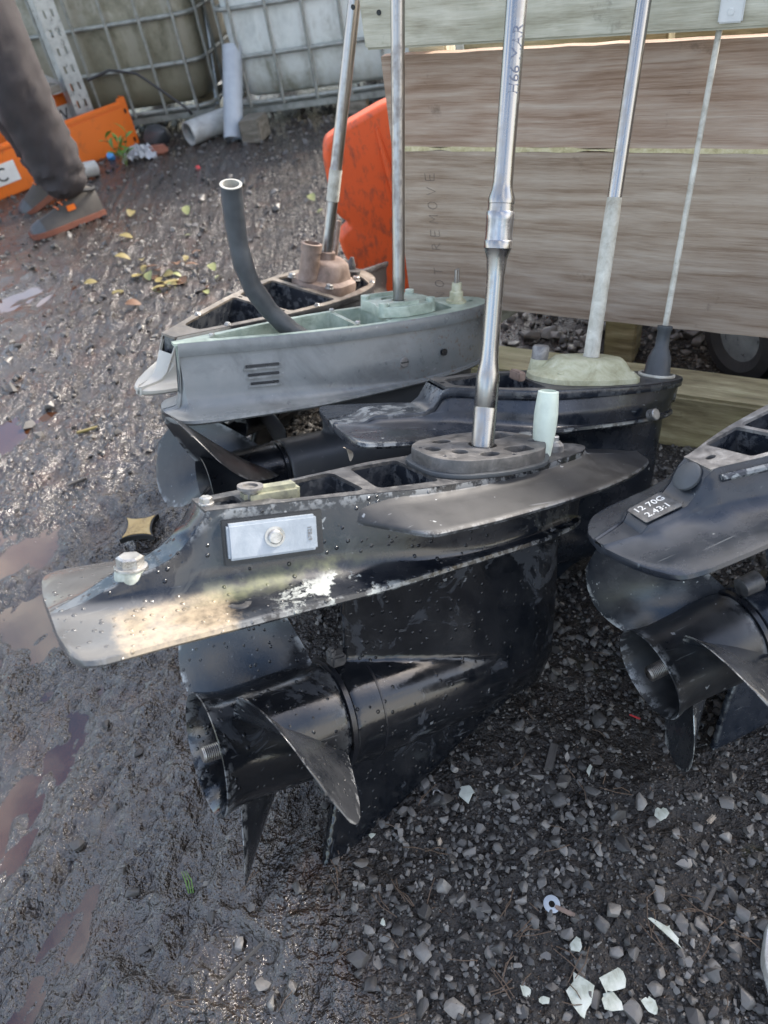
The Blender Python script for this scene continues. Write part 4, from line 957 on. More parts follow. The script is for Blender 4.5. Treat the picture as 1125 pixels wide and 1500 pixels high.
M['pallet'] = m_wood('pallet_wood', [(.05, .045, .035), (.10, .09, .07), (.16, .145, .12), (.22, .20, .17)], (6, 60, 60))
def ibc(label, corner, az, right, mat, W=1.2, Dp=1.0, Hh=1.15, dz=0.0, zb=.075):
    """corner: a front bottom corner; the tank extends to the right (or left) of it and away"""
    t = thing('bulk_tank', label, 'liquid tank'); e1 = Vector((math.cos(az), math.sin(az), 0)); e2 = Vector((-math.sin(az), math.cos(az), 0))
    T = Matrix((e1, e2, Vector((0, 0, 1)))).transposed().to_4x4(); T.translation = Vector(corner)-(e1*0 if right else e1*W); t.matrix_world = T
    def rr(x0, x1, y0, y1, r, n=8):
        return rpoly([(x0, y0), (x1, y0), (x1, y1), (x0, y1)], r, n)
    mb = MB(); rs = []
    for z, k in ((zb+.05, .04), (zb+.07, .015), (zb+.15, .0), (.55, -.006), (.9, 0), (Hh-.12, .0), (Hh-.07, .02), (Hh-.05, .06)):
        rs.append([(x, y, z) for x, y in rr(.025+k, W-.025-k, .025+k, Dp-.025-k, .11)])
    mb.rings(rs); part('bottle', mb, mat, t, 50)
    mb = MB(); mb.lathe([(Hh-.05, .09), (Hh-.0, .085), (Hh+.01, .07)], (0, 0, 1), (W/2, Dp/2, 0), 24); part('filler_cap', mb, M['letter'], t, 30)
    for z in (zb+.035, zb+.235, zb+.43, zb+.62, zb+.81, Hh-.06):
        mb = MB(); lp_ = rr(0, W, 0, Dp, .12, 6); mb.tube([(x, y, z) for x, y in lp_]+[(lp_[0][0], lp_[0][1], z)], .0105, 8, False); part('cage_bar', mb, M['cage'], t, 50)
    nbx = 7; vm = None
    pos = [(W*(i+.5)/nbx, -.006) for i in range(nbx)]+[(W*(i+.5)/nbx, Dp+.006) for i in range(nbx)]+[(-.006, Dp*(i+.5)/6) for i in range(6)]+[(W+.006, Dp*(i+.5)/6) for i in range(6)]
    for x, y in pos:
        if vm is None:
            mb = MB(); pts = []
            for i in range(41):
                z = zb+.02+(Hh-.06-zb)*i/40; pts.append((0, 0, z))
            mb.tube(pts, .0082, 8); o = part('cage_upright', mb, M['cage'], t, 50); vm = o.data
        else: o = bpy.data.objects.new('cage_upright', vm); link(o); o.parent = t
        o.location = (x, y, 0)
    mb = MB(); mb.box((W/2, .05, zb), (W, .10, .03)); mb.box((W/2, Dp/2, zb), (W, .10, .03)); mb.box((W/2, Dp-.05, zb), (W, .10, .03)); part('pallet_deck', mb, M['cage'], t, 30, .004)
    for x in (.06, W/2, W-.06):
        for y in (.07, Dp-.07):
            mb = MB(); mb.box((x, y, zb/2-.01), (.12, .12, zb-.01)); part('pallet_block', mb, M['pallet'], t, 30, .004)
    return t
ibc('grimy bulk liquid tank in a metal cage, at the left', at(322, 186, 0), R(-11), False, M['tankdirty'])
ibc('paler bulk liquid tank in a metal cage, behind the leaning grey pipe', at(352, 190, 0), R(-12), True, M['tankwhite'])

# steel racking upright
ru = thing('racking_upright', 'grey slotted steel racking frame left of the tanks', 'racking', (-1.10, 4.20, 0)); ru.rotation_euler = (0, 0, R(34))
sl = [rpoly([(x-.006, z-.014), (x+.006, z-.018), (x+.006, z+.014), (x-.006, z+.018)], .002, 2) for z in np.arange(.08, 1.75, .075) for x in (-.019, .019)]
me = plate2d([(-.045, 0), (.045, 0), (.045, 1.8), (-.045, 1.8)], sl, -.0015, .0015); me.transform(Matrix.Rotation(R(90), 4, 'X')); part('slotted_face', me, M['galv'], ru, 20)
mb = MB()
for sx in (-1, 1): mb.box((sx*.0448, .035, .9), (.003, .07, 1.8))
part('flange', mb, M['galv'], ru, 20)
mb = MB(); mb.tube([(-.02, .05, .30), (-.60, .12, .75)], .014, 4); part('diagonal_brace', mb, M['galv'], ru, 20)
mb = MB(); mb.tube([(-.02, .05, .30), (-.80, .10, .30)], .014, 4); part('horizontal_brace', mb, M['galv'], ru, 20)
mb = MB(); mb.box((-.85, .10, .9), (.09, .07, 1.8)); part('rear_post', mb, M['galv'], ru, 20, .002)
for z_, nm in ((.33, 'shelf_plank'),):
    mb = MB(); mb.box((-.45, -.02, .33), (.70, .12, .03)); part(nm, mb, M['pallet'], ru, 30, .003)

# orange racking beams
n = NB('orange_powder_coat'); g = n.noise(18, 6, .7); M['orangeb'] = n.done(n.mix(n.ramp(g, [(.56, 0.0), (.70, .6)]), (.62, .135, .012), (.25, .085, .03)), .4, 0, n.bump(g, .15, .001))
def obeam(label, p_end, az, L, h, dpt, z0, texts):
    t = thing('racking_beam', label, 'steel beam', (p_end.x, p_end.y, z0)); t.rotation_euler = (0, 0, az)
    mb = MB(); mb.box((-L/2-.02, .025, h*.5), (L, .05, h)); mb.box((-L/2-.02, .012, h+.012), (L, .026, .024)); part('box_section', mb, M['orangeb'], t, 30, .006)
    mb = MB(); mb.box((-.004, .02, h*.5+.0), (.05, .004, h+.07)); mb.box((.019, .045, h*.5), (.004, .055, h+.07)); e = part('end_connector', mb, M['orangeb'], t, 30, .0015)
    mb = MB()
    for q in (-.30, .30): mb.box((0.0, .0172, h*.5+q*h*1.2), (.012, .002, .02))
    part('connector_slot', mb, M['dark'], t, 0)
    for x, w, hh, body in texts:
        mb = MB(); mb.box((x, -.0015, h*.52), (w, .003, hh)); lb_ = part('label_plate', mb, M['label'], t, 20)
        if body:
            tm = text_mesh(body, hh*.95, .0004); tm.transform(Matrix.Translation((x, -.0036, h*.5)) @ Matrix.Rotation(R(90), 4, 'X')); part('lettering', tm, M['letter'], lb_, 0)
    return t
pe = at(203, 212, .0)
obeam('orange steel racking beam lying nearest the boots', Vector((pe.x, pe.y, 0)), R(43), 1.9, .185, .05, .0, [(-.74, .16, .085, 'C')])
pe2 = Vector((pe.x-.26, pe.y+.10, 0))
obeam('orange steel racking beam lying behind the other, with a lettered plate', pe2, R(43), 1.7, .17, .05, .10, [(-.145, .22, .08, '11 W')])

# ------------------------------------------------------------------ clutter by the tanks
M['pipegrey'] = m_plain('grey_pvc', (.30, .33, .36), .4, 0, .15, 20)
M['pipeold'] = m_corroded('old_pvc', (.20, .20, .19), (.34, .35, .34), (.44, .46, .45), .5, 0, 16)
def pipe(name, label, p0, p1, r, mat):
    p0 = Vector(p0); p1 = Vector(p1); d = p1-p0; L = d.length
    t = part(name, MB().lathe([(0, r*.86), (0, r), (L, r), (L, r*.86), (L-.25, r*.85), (.25, r*.85), (0, r*.86)], (0, 0, 1), (0, 0, 0), 28, False, False), mat, None, 40)
    t.location = p0; t.rotation_euler = d.to_track_quat('Z', 'Y').to_euler(); return tag(t, label, 'pipe')
a_ = at(343, 208, .0); pipe('plastic_pipe', 'pale grey plastic pipe leaning up between the two tanks', (a_.x, a_.y, .01), tuple(aty(340, 70, a_.y+.22)), .047, M['pipegrey'])
a_ = at(276, 196, .055); b_ = at(335, 172, .06); pipe('plastic_pipe', 'old grey pipe lying on the ground with a hole in its side', (a_.x, a_.y, .055), (b_.x+.1, b_.y+.06, .06), .055, M['pipeold'])
a_ = at(318, 160, .05); 
mb = MB(); mb.box((0, 0, .34), (.022, .012, .68)); o = part('metal_bar', mb, M['galv'], None, 20, .002); o.location = (a_.x, a_.y, .0); o.rotation_euler = (R(-18), R(6), 0); tag(o, 'thin grey metal bar propped behind the leaning pipe', 'metal bar')
mb = MB(); mb.box((0, 0, .16), (.09, .02, .34)); o = part('scrap_plank', mb, M['rail'], None, 20, .003); o.location = at(300, 168, 0); o.rotation_euler = (R(-30), R(32), R(20)); tag(o, 'short scrap plank propped behind the grey pipes', 'plank')
mb = MB(); mb.box((0, 0, .05), (.10, .14, .10)); o = part('timber_block', mb, M['pallet'], None, 20, .006); o.location = at(377, 204, 0); o.rotation_euler = (0, 0, R(-20)); tag(o, 'square timber block at the foot of the paler tank', 'timber block')
lathe_thing('plastic_cone', 'dark plastic cone on the ground below the grimy tank', 'plastic cone', [(0, .075), (.015, .072), (.06, .045), (.13, .012), (.14, .0)], at(232, 205, 0), M['rubber'], rot=(R(65), 0, R(30)))
bpy.data.objects[-1] if False else None
lathe_thing('bottle_cap', 'bright blue cap beside the weeds', 'bottle cap', [(0, .018), (.025, .018), (.028, .015), (.028, 0)], at(164, 232, 0.012), m_plain('blue_plastic', (.04, .22, .50), .4), rot=(R(40), 0, 0))
lathe_thing('plastic_bottle', 'clear grey bottle lying under the orange beam', 'bottle', [(0, .034), (.11, .034), (.13, .014), (.15, .013), (.15, 0)], at(140, 246, .034), M['pipeold'], rot=(R(82), 0, R(-50)))
lathe_thing('plastic_bit', 'small red plastic bit on the mud', 'plastic bit', [(0, .01), (.012, .013), (.022, .008), (.024, 0)], at(290, 248, .0), M['red'], n=12, rot=(R(50), R(20), 0))
mb = MB(); mb.box((0, 0, .02), (.10, .06, .04)); o = part('brick_piece', mb, m_plain('brick_red', (.22, .085, .055), .8), None, 20, .01); o.location = at(231, 226, 0); o.rotation_euler = (0, R(8), R(30)); tag(o, 'broken brick lying beside crumpled plastic film', 'brick')
# crumpled film
def crumple(name, label, cat, loc, r, h, mat, seed):
    rr = np.random.default_rng(seed); mb = MB(); n1 = 14; V = []; F = []
    for i in range(n1+1):
        for j in range(n1+1):
            x = (i/n1-.5)*2*r; y = (j/n1-.5)*1.6*r; V.append((x+rr.normal(0, r*.06), y+rr.normal(0, r*.06), max(0.002, h*(1-((x/r)**2+(y/r)**2)*.6)*rr.random()+.003)))
    for i in range(n1):
        for j in range(n1): a = i*(n1+1)+j; F.append((a, a+1, a+n1+2, a+n1+1))
    mb.add(V, F); o = part(name, mb, mat, None, 0); o.location = loc; return tag(o, label, cat)
n = NB('thin_film'); M['film'] = n.done((.45, .47, .50), .3, 0, trans=.3)
crumple('plastic_film', 'crumpled clear plastic film by the end of the orange beam', 'plastic film', at(208, 232, 0), .085, .07, M['film'], 4)
mb = MB(); path = [aty(128, 118, 4.0), aty(160, 103, 4.0), aty(200, 108, 3.98), aty(240, 135, 3.96), aty(275, 160, 3.93)]
pp = []
for i in range(len(path)-1):
    for k in range(4): pp.append(path[i].lerp(path[i+1], k/4))
pp.append(path[-1]); pp.append(at(283, 170, .02)); mb.tube(pp, .006, 8); o = part('black_cable', mb, M['tyre'], None, 50); tag(o, 'black cable looping down in front of the grimy tank', 'cable')
# weeds
M['leafg'] = m_plain('weed_green', (.10, .20, .035), .5, 0, .35, 20); M['leafy'] = m_plain('leaf_yellow', (.17, .135, .045), .5, 0, .35, 18); M['leafyg'] = m_plain('leaf_lime', (.19, .20, .075), .5, 0, .3, 18); M['leafb'] = m_plain('leaf_brown', (.12, .06, .03), .6, 0, .4, 20)
M['stem'] = m_plain('weed_stem', (.10, .14, .04), .6)
def leaf_mesh(L, W, curl, fold=.25):
    V = []; F = []; n1 = 8
    for i in range(n1+1):
        s = i/n1; w = W*math.sin(math.pi*min(1, s*.94+.04))**.8*.5; z = curl*L*math.sin(s*2.4)
        V += [(s*L, -w, z+fold*w), (s*L, 0, z), (s*L, w, z+fold*w)]
    for i in range(n1):
        a = i*3; F += [(a, a+1, a+4, a+3), (a+1, a+2, a+5, a+4)]
    mb = MB(); mb.add(V, F); return mb
wd_ = thing('weed', 'small green weed growing at the end of the orange beam', 'plant', at(186, 244, 0))
for k in range(4):
    a = k*1.6+.3; hh = .10+.05*random.random(); tip = Vector((math.cos(a)*.05, math.sin(a)*.05, hh))
    mb = MB(); mb.tube([(0, 0, 0), tip*.5+Vector((0, 0, .01)), tip], [.003, .0025, .0015], 6); st = part('stem', mb, M['stem'], wd_, 40)
    for j in range(5):
        o = part('leaf', leaf_mesh(.045+.02*random.random(), .022, .15), M['leafg'], st, 40); o.location = tip*(.35+.16*j); o.rotation_euler = (random.uniform(-.5, .5), random.uniform(-.9, .1), a+j*2.2)
# fallen leaves
lm = [leaf_mesh(.042, .026, .12), leaf_mesh(.05, .03, -.05), leaf_mesh(.034, .022, .2)]
lmd = []
for i_, mat_ in enumerate((M['leafyg'], M['leafy'], M['leafb'])):
    for q in lm:
        me = q.mesh('fallen_leaf'); finish(me, mat_, 40); lmd.append((i_, me))
lname = {0: ('lime green fallen leaf lying on the wet yard', 'lime leaves on the yard'), 1: ('yellow fallen leaf lying on the wet yard', 'yellow leaves on the yard'), 2: ('brown fallen leaf lying on the wet yard', 'brown leaves on the yard')}
for k in range(44):
    if k < 34: px, py = 252+random.gauss(0, 36), 412+random.gauss(0, 15)
    else: px, py = random.uniform(190, 470), random.uniform(240, 460)
    p = at(px, py, 0); i_, me = random.choice(lmd)
    o = bpy.data.objects.new('fallen_leaf', me); link(o); o.location = (p.x, p.y, gz(p.x, p.y)+.006); o.rotation_euler = (random.uniform(-.4, .4), random.uniform(-.3, .3), random.uniform(0, 6.28)); s_ = random.uniform(.7, 1.6); o.scale = (s_,)*3
    tag(o, lname[i_][0], 'leaf', lname[i_][1])

# ------------------------------------------------------------------ person walking past (seen to the thigh)
from mathutils import noise as mnoise
M['trouser'] = m_plain('dark_work_trousers', (.030, .0255, .0265), .85, 0, .3, 60, .3, .002)
M['jacket'] = m_plain('dark_jacket', (.03, .032, .038), .8, 0, .25, 50)
M['skin'] = m_plain('skin', (.42, .25, .18), .5, 0, .08)
M['boot'] = m_plain('boot_leather', (.05, .043, .036), .65, 0, .35, 40, .3, .002)
M['sole'] = m_plain('boot_sole', (.16, .055, .032), .6, 0, .3, 40)
toe = at(50, 352, 0); heel = at(152, 314, 0); fdir = (toe-heel).normalized(); fside = Vector((-fdir.y, fdir.x, 0))
toe2 = at(35, 312, 0); heel2 = toe2-fdir*.29
pb = (heel*.75+toe*.25)
per = thing('person', 'person in dark work trousers and brown boots walking left', 'person', pb)
def skin_mesh(verts, edges, rads, root, sub=2):
    me = bpy.data.meshes.new('tmp'); me.from_pydata([tuple(v) for v in verts], edges, []); o = bpy.data.objects.new('tmp', me); link(o)
    md = o.modifiers.new('s', 'SKIN'); md.use_smooth_shade = True; md.branch_smoothing = .6
    for i, r_ in enumerate(rads):
        d = me.skin_vertices[0].data[i]; d.radius = r_ if isinstance(r_, tuple) else (r_, r_); d.use_root = (i == root)
    sb = o.modifiers.new('d', 'SUBSURF'); sb.levels = sub; sb.render_levels = sub
    dg = bpy.context.evaluated_depsgraph_get(); res = bpy.data.meshes.new_from_object(o.evaluated_get(dg)); bpy.data.objects.remove(o); return res
an1 = heel*.68+toe*.32; an2 = heel2*.68+toe2*.32
hipc = Vector((an1.x-.05, an1.y+.04, .93)); hip1 = hipc-fside*(-.09); hip2 = hipc+fside*(-.09)
if (hip1-an1).length > (hip2-an1).length: hip1, hip2 = hip2, hip1
kn1 = an1.lerp(hip1, .52)+fdir*.035; kn2 = an2.lerp(hip2, .52)+fdir*.06
kn1.z = .50; kn2.z = .50
a1 = Vector((an1.x, an1.y, .10)); a2 = Vector((an2.x, an2.y, .11))
chest = hipc+Vector((0, 0, .42))+fdir*.05; neck = chest+Vector((0, 0, .16)); head = neck+Vector((0, 0, .13))+fdir*.02; htop = head+Vector((0, 0, .10))
s1 = chest+fside*.17+Vector((0, 0, .08)); s2 = chest-fside*.17+Vector((0, 0, .08)); e1_ = s1+Vector((0, 0, -.27))-fdir*.05; e2_ = s2+Vector((0, 0, -.27))+fdir*.06; h1 = e1_+Vector((0, 0, -.24))+fdir*.10; h2 = e2_+Vector((0, 0, -.23))+fdir*.16
V = [hipc, hip1, kn1, a1, hip2, kn2, a2, chest, neck, head, htop, s1, e1_, h1, s2, e2_, h2, a1.lerp(kn1, .5)-fdir*.015, a2.lerp(kn2, .5)-fdir*.015]
Ed = [(0, 1), (1, 2), (2, 17), (17, 3), (0, 4), (4, 5), (5, 18), (18, 6), (0, 7), (7, 8), (8, 9), (9, 10), (7, 11), (11, 12), (12, 13), (7, 14), (14, 15), (15, 16)]
rad = [(.15, .13), .130, .114, .096, .130, .114, .096, (.17, .13), .06, .085, .07, .075, .05, .035, .075, .05, .035, .106, .106]
me = skin_mesh(V, Ed, rad, 0, 3); me.transform(Matrix.Translation(-pb))
# cloth creases
for v in me.vertices:
    if v.co.z < .95:
        q = v.co; k1 = max(0, 1-abs(q.z-.16)/.24); k2 = max(0, 1-abs(q.z-.50)/.2)
        nv = mnoise.noise(Vector((q.x*9, q.y*9, q.z*34+q.x*11)))*.7+mnoise.noise(Vector((q.x*17+5, q.y*17, q.z*70-q.x*19)))*.45
        d_ = (1-min(1, abs(nv)*2.6))
        v.co += v.normal*(d_*(.008+.020*k1+.014*k2)-.008)
me.materials.clear()
o = part('body', me, M['trouser'], per, 60)
for mt in ('jacket', 'skin'): o.data.materials.append(M[mt])
for p in o.data.polygons:
    z = p.center.z; rr_ = (p.center-(head-pb)).length
    p.material_index = 2 if rr_ < .14 and z > 1.45 else (1 if z > .93 else 0)
def boot(toe, heel, lift=0.0, roll=0.0):
    L = .30; f_ = (toe-heel).normalized(); sd_ = Vector((-f_.y, f_.x, 0)); org = heel-pb
    T = Matrix((f_, sd_, Vector((0, 0, 1)))).transposed().to_4x4(); T.translation = org+Vector((0, 0, .004))
    if lift: T = T @ Matrix.Translation((L*.75, 0, 0)) @ Matrix.Rotation(lift, 4, 'Y') @ Matrix.Translation((-L*.75, 0, 0))
    prof = [(0, .030, .105), (.03, .038, .125), (.08, .041, .125), (.115, .042, .105), (.15, .045, .088), (.20, .050, .072), (.25, .049, .060), (.285, .038, .047), (.30, .020, .034)]
    rs = []
    for x, w, h in prof:
        rs.append([(x, w*math.cos(a)*(1 if math.sin(a) < .2 else 1-.35*math.sin(a)), .022+(h-.022)*max(0, math.sin(a))**.8 if math.sin(a) > 0 else .022) for a in np.linspace(0, 2*math.pi, 20, endpoint=False)])
    mb = MB(); mb.rings(rs, T=T); b = part('boot', mb, M['boot'], per, 60)
    rs = []
    for x, w, h in prof: rs.append([(x-.004+(.012 if x > .25 else 0), y*(w+.006), z) for y, z in ((-1, 0.002), (-1, .024), (1, .024), (1, .002))])
    mb = MB(); mb.rings(rs, T=T); part('sole', mb, M['sole'], b, 30, .002)
    mb = MB()
    for k in range(9): mb.box((.015+.033*k, 0, .001), (.016, .094, .008), T)
    part('tread', mb, M['tyre'], b, 20)
    rs = []
    for x, w, h in [q for q in prof if q[0] > .21]: rs.append([(x+.002, (w+.002)*math.cos(a)*(1 if math.sin(a) < .2 else 1-.35*math.sin(a)), .022+(h-.020)*max(0, math.sin(a))**.8 if math.sin(a) > 0 else .022) for a in np.linspace(0, 2*math.pi, 20, endpoint=False)])
    mb = MB(); mb.rings(rs, T=T); part('toe_cap', mb, M['rubber'], b, 60)
    mb = MB(); mb.tube([T @ Vector((.055+.056*math.cos(a), .044*math.sin(a), .118+.012*math.cos(a))) for a in np.linspace(0, 2*math.pi, 19)], .008, 8, False); part('collar', mb, M['tyre'], b, 60)
    mb = MB(); mb.box((.125, .044, .075), (.035, .005, .022), T); part('orange_tag', mb, M['orangeb'], b, 30, .002)
    mb = MB()
    for k in range(4): mb.tube([T @ Vector((.105+.022*k, y, .112-.011*k+.004*(1-abs(y)/.026))) for y in (-.026, 0, .026)], .003, 6)
    part('lace', mb, M['orangeb'], b, 40)
boot(toe, heel, 0.0); boot(toe2, heel2, R(18))

# ------------------------------------------------------------------ stones
def stone_bank(k, seed, npt=16, bev=0.0):
    rr = np.random.default_rng(seed); out = []
    for i in range(k):
        bm = bmesh.new(); sc = np.array([rr.uniform(.85, 1.3), rr.uniform(.7, 1.0), rr.uniform(.5, .85)])
        for _ in range(npt):
            d = rr.normal(size=3); d /= np.linalg.norm(d); bm.verts.new(tuple(np.sign(d)*np.abs(d)**.8*sc*rr.uniform(.85, 1.08)))
        r_ = bmesh.ops.convex_hull(bm, input=bm.verts); bmesh.ops.delete(bm, geom=[v for v in bm.verts if not v.link_faces], context='VERTS')
        if bev: bmesh.ops.bevel(bm, geom=list(bm.edges), offset=bev, segments=1, affect='EDGES', clamp_overlap=True); bmesh.ops.triangulate(bm, faces=bm.faces)
        bm.verts.ensure_lookup_table(); bm.verts.index_update()
        out.append((np.array([v.co[:] for v in bm.verts]), np.array([[q.index for q in f.verts] for f in bm.faces if len(f.verts) == 3]))); bm.free()
    return out
bank = stone_bank(30, 3, 14, .03)
bank1 = stone_bank(14, 8, 10)
bank_s = stone_bank(24, 15, 13)
n = NB('stone_mix'); tn = n.attr('tint'); f = n.noise(160, 5, .65); f0 = n.noise(45, 4, .6)
col = n.ramp(tn, [(0.0, (.022, .0205, .019)), (.35, (.060, .056, .052)), (.7, (.130, .122, .111)), (.93, (.225, .21, .188)), (1.0, (.28, .22, .16))])
col = n.mix(n.math('MULTIPLY', f0, .55), col, (.012, .012, .014), 'MULTIPLY') if False else n.mix(n.ramp(f0, [(.45, 0.0), (.7, .55)]), col, (.035, .032, .03))
M['stone'] = n.done(col, n.ramp(f, [(.3, .35), (.7, .65)]), 0, n.bump(f, .45, .001))
def scatter(name, pts, sizes, bk, sink, mat, seed, tints=None):
    rr = np.random.default_rng(seed); VV = []; FF = []; TT = []; k = 0
    z = gh(pts[:, 0], pts[:, 1])
    for i in range(len(pts)):
        bq = bank_s if (bk is bank and sizes[i] < .0042) else bk; v, f_ = bq[rr.integers(len(bq))]; a = rr.uniform(0, 6.283); tx, ty = rr.normal(0, .3, 2)
        ca, sa = math.cos(a), math.sin(a)
        Rm = np.array([[ca, -sa, 0], [sa, ca, 0], [0, 0, 1]]) @ np.array([[1, 0, tx], [0, 1, ty], [-tx, -ty, 1]])
        w = (v*sizes[i]) @ Rm.T+np.array([pts[i, 0], pts[i, 1], z[i]+sizes[i]*sink])
        VV.append(w); FF.append(f_+k); k += len(v); t = rr.beta(2.0, 2.4) if tints is None else tints[i]; TT.append(np.full(len(v), t))
    me = np_mesh(name, np.concatenate(VV), np.concatenate(FF))
    a_ = me.attributes.new('tint', 'FLOAT', 'POINT'); a_.data.foreach_set('value', np.concatenate(TT).astype(np.float32))
    finish(me, mat, 28); o = bpy.data.objects.new(name, me); link(o); o['kind'] = 'stuff'; return o
def in_unit(x, y): return False
rr = np.random.default_rng(21)
def sample(nn_, x0, x1, y0, y1, dens):
    P = np.stack([rr.uniform(x0, x1, nn_), rr.uniform(y0, y1, nn_)], 1); keep = rr.random(nn_) < dens(P[:, 0], P[:, 1]); return P[keep]
dens_g = lambda x, y: (1-mudmask(x, y))*(.34+.72*sstep(.40, .64, fbm(x*7, y*7, 77, 3)))
P = sample(32000, -.35, .95, .05, 1.5, dens_g)
S = np.clip(rr.lognormal(math.log(.0030), .55, len(P)), .0013, .0115)
o = scatter('gravel', P, S, bank, .25, M['stone'], 5); o['label'] = 'dark grey gravel bedded in the soil in front'
P = sample(36000, -.35, .95, .05, 1.5, lambda x, y: (1-mudmask(x, y))*.8+.05)
S = np.clip(rr.lognormal(math.log(.0013), .4, len(P)), .0006, .0026)
o = scatter('fine_grit', P, S, bank1, .3, M['stone'], 6); o['label'] = 'fine dark grit between the stones'
P = sample(5200, .05, 2.3, 1.02, 3.4, lambda x, y: sstep(1.18, 1.32, x*.562+y*.827)*1.0)
S = np.clip(rr.lognormal(math.log(.0095), .4, len(P)), .004, .022)
o = scatter('rough_gravel', P, S, bank, .45, M['stone'], 7); o['label'] = 'coarse grey gravel beyond and under the rack'
P = sample(2600, -.95, .2, .1, 1.5, lambda x, y: mudmask(x, y)*(1-pudmask(x, y))*.5)
S = np.clip(rr.lognormal(math.log(.0022), .45, len(P)), .001, .007)
M['stonemud'] = M['stone']
o = scatter('mud_grit', P, S, bank1, .15, M['stone'], 9, tints=rr.uniform(.2, .75, len(P))); o['label'] = 'small stones trodden into the mud'
P = sample(5200, -1.7, .6, 1.4, 4.6, lambda x, y: (1-pudmask(x, y))*.8)
S = np.clip(rr.lognormal(math.log(.0060), .45, len(P)), .0025, .02)
o = scatter('yard_rubble', P, S, bank1, .2, M['stone'], 10, tints=rr.uniform(.1, .8, len(P))); o['label'] = 'rubble and grit over the far yard'
# larger stones one can pick out
def one_stone(px, py, size, tint, label, group=None, seed=0, flat=1.0, name='stone'):
    p = at(px, py, 0); v, f_ = bank[seed % len(bank)]
    me = np_mesh('stone', v*size*np.array([1, 1, flat]), f_); a_ = me.attributes.new('tint', 'FLOAT', 'POINT'); a_.data.foreach_set('value', np.full(len(v), tint, np.float32)); finish(me, M['stone'], 28)
    o = bpy.data.objects.new(name, me); link(o); o.location = (p.x, p.y, gz(p.x, p.y)+size*.22*flat); o.rotation_euler = (random.uniform(-.3, .3), random.uniform(-.3, .3), random.uniform(0, 6.28)); return tag(o, label, 'stone', group)
one_stone(526, 1403, .0165, .30, 'largest dark stone in the gravel near the bottom edge', seed=1)
one_stone(622, 1363, .0105, .42, 'blue grey stone standing up right of the largest dark one', seed=2)
one_stone(387, 1436, .0115, .88, 'pale stone at the edge of the mud near the bottom', seed=3)
one_stone(495, 1462, .011, .5, 'mid grey stone near the bottom edge left of centre', seed=4) if False else None
grp = [(1000, 1085, .012), (937, 1175, .0105), (852, 1195, .0095), (1020, 1165, .0085), (905, 1055, .009), (1003, 1265, .010), (965, 1310, .0115), (898, 1335, .0105), (1065, 1225, .010), (1000, 1355, .011), (1028, 1352, .0105), (930, 1400, .011), (905, 1395, .010), (925, 1480, .0125), (1100, 1215, .009), (620, 1395, .0105), (880, 1245, .008), (780, 1250, .008), (755, 1180, .0085), (830, 1365, .010), (1085, 1340, .012), (1075, 1390, .0105), (960, 1450, .010), (700, 1330, .0095), (650, 1300, .0105), (1045, 1420, .0095), (1090, 1460, .0125), (400, 1470, .010), (430, 1450, .0095), (350, 1380, .0085), (368, 1330, .007), (780, 1350, .009)]
for k, (px, py, s_) in enumerate(grp): one_stone(px, py, s_, random.uniform(.5, .93), 'grey angular stone standing proud of the dark gravel in front', 'proud stones in the front gravel', seed=k+3)
for k, (px, py, s_) in enumerate([(205, 1105, .008), (160, 1065, .009), (495-300, 1310, .010), (210, 1390, .008), (310, 1345, .008), (115, 1240, .010), (185, 1280, .008)]): one_stone(px, py, s_, random.uniform(.12, .4), 'dark stone pressed into the wet mud at lower left', 'dark stones in the mud', seed=k+5)

# ------------------------------------------------------------------ litter
def flat_thing(name, label, cat, pts, px, py, mat, th=.0012, rz=0.0, tilt=(0, 0), z=.003, group=None, curl=0.0):
    me = plate2d(pts, [], 0, th)
    if curl:
        for v in me.vertices: v.co.z += curl*(v.co.x**2+v.co.y*v.co.x)
    p = at(px, py, 0); o = part(name, me, mat, None, 30); o.location = (p.x, p.y, gz(p.x, p.y)+z); o.rotation_euler = (tilt[0], tilt[1], rz); return tag(o, label, cat, group)
def chip(rx, ry, seed):
    r_ = random.Random(seed*7+1); k = r_.randint(9, 14); an = sorted(r_.uniform(0, 2*math.pi) for _ in range(k))
    return [(math.cos(a)*rx*r_.uniform(.62, 1.12), math.sin(a)*ry*r_.uniform(.62, 1.12)) for a in an]
fl = [(683, 1170, .013, .020, 'large white flake beside the front unit\'s fin', -.2, 1), (973, 1370, .010, .024, 'long white flake lying among stones at lower right', .7, 2), (848, 1458, .020, .023, 'biggest round white flake at the bottom right', 0, 3), (895, 1438, .017, .016, 'white flake just right of the biggest round one', .3, 4), (895, 1470, .013, .014, 'broken white flake below its neighbour at the bottom edge', .5, 5), (845, 1388, .012, .008, 'bow shaped white flake above the biggest round one', .9, 6), (952, 1475, .012, .008, 'thin white flake at the bottom edge, rightmost of its cluster', -.9, 7), (797, 1466, .007, .006, 'tiny pale chip at the bottom edge left of the flakes', .2, 8), (770, 1452, .006, .008, 'small pale chip, leftmost of the bottom flakes', .6, 9), (863, 1132, .004, .012, 'white curved sliver in gravel below the right propeller', -.5, 10), (968, 1195, .013, .010, 'crumpled cream scrap below the right propeller', .4, 11), (545, 1227, .007, .004, 'pale blue chip at the tip of the front fin', .3, 12), (562, 1355, .004, .006, 'tiny white chip near the bottom centre', .1, 13)]
for px, py, a, b, lab, rz, sd_ in fl:
    flat_thing('paint_flake', lab, 'flake', chip(a*.9, b*.9, sd_), px, py, M['whitecorr'] if sd_ != 1 else M['white'], .001, rz, (random.uniform(-.15, .15), random.uniform(-.15, .15)), .006, curl=4.0)
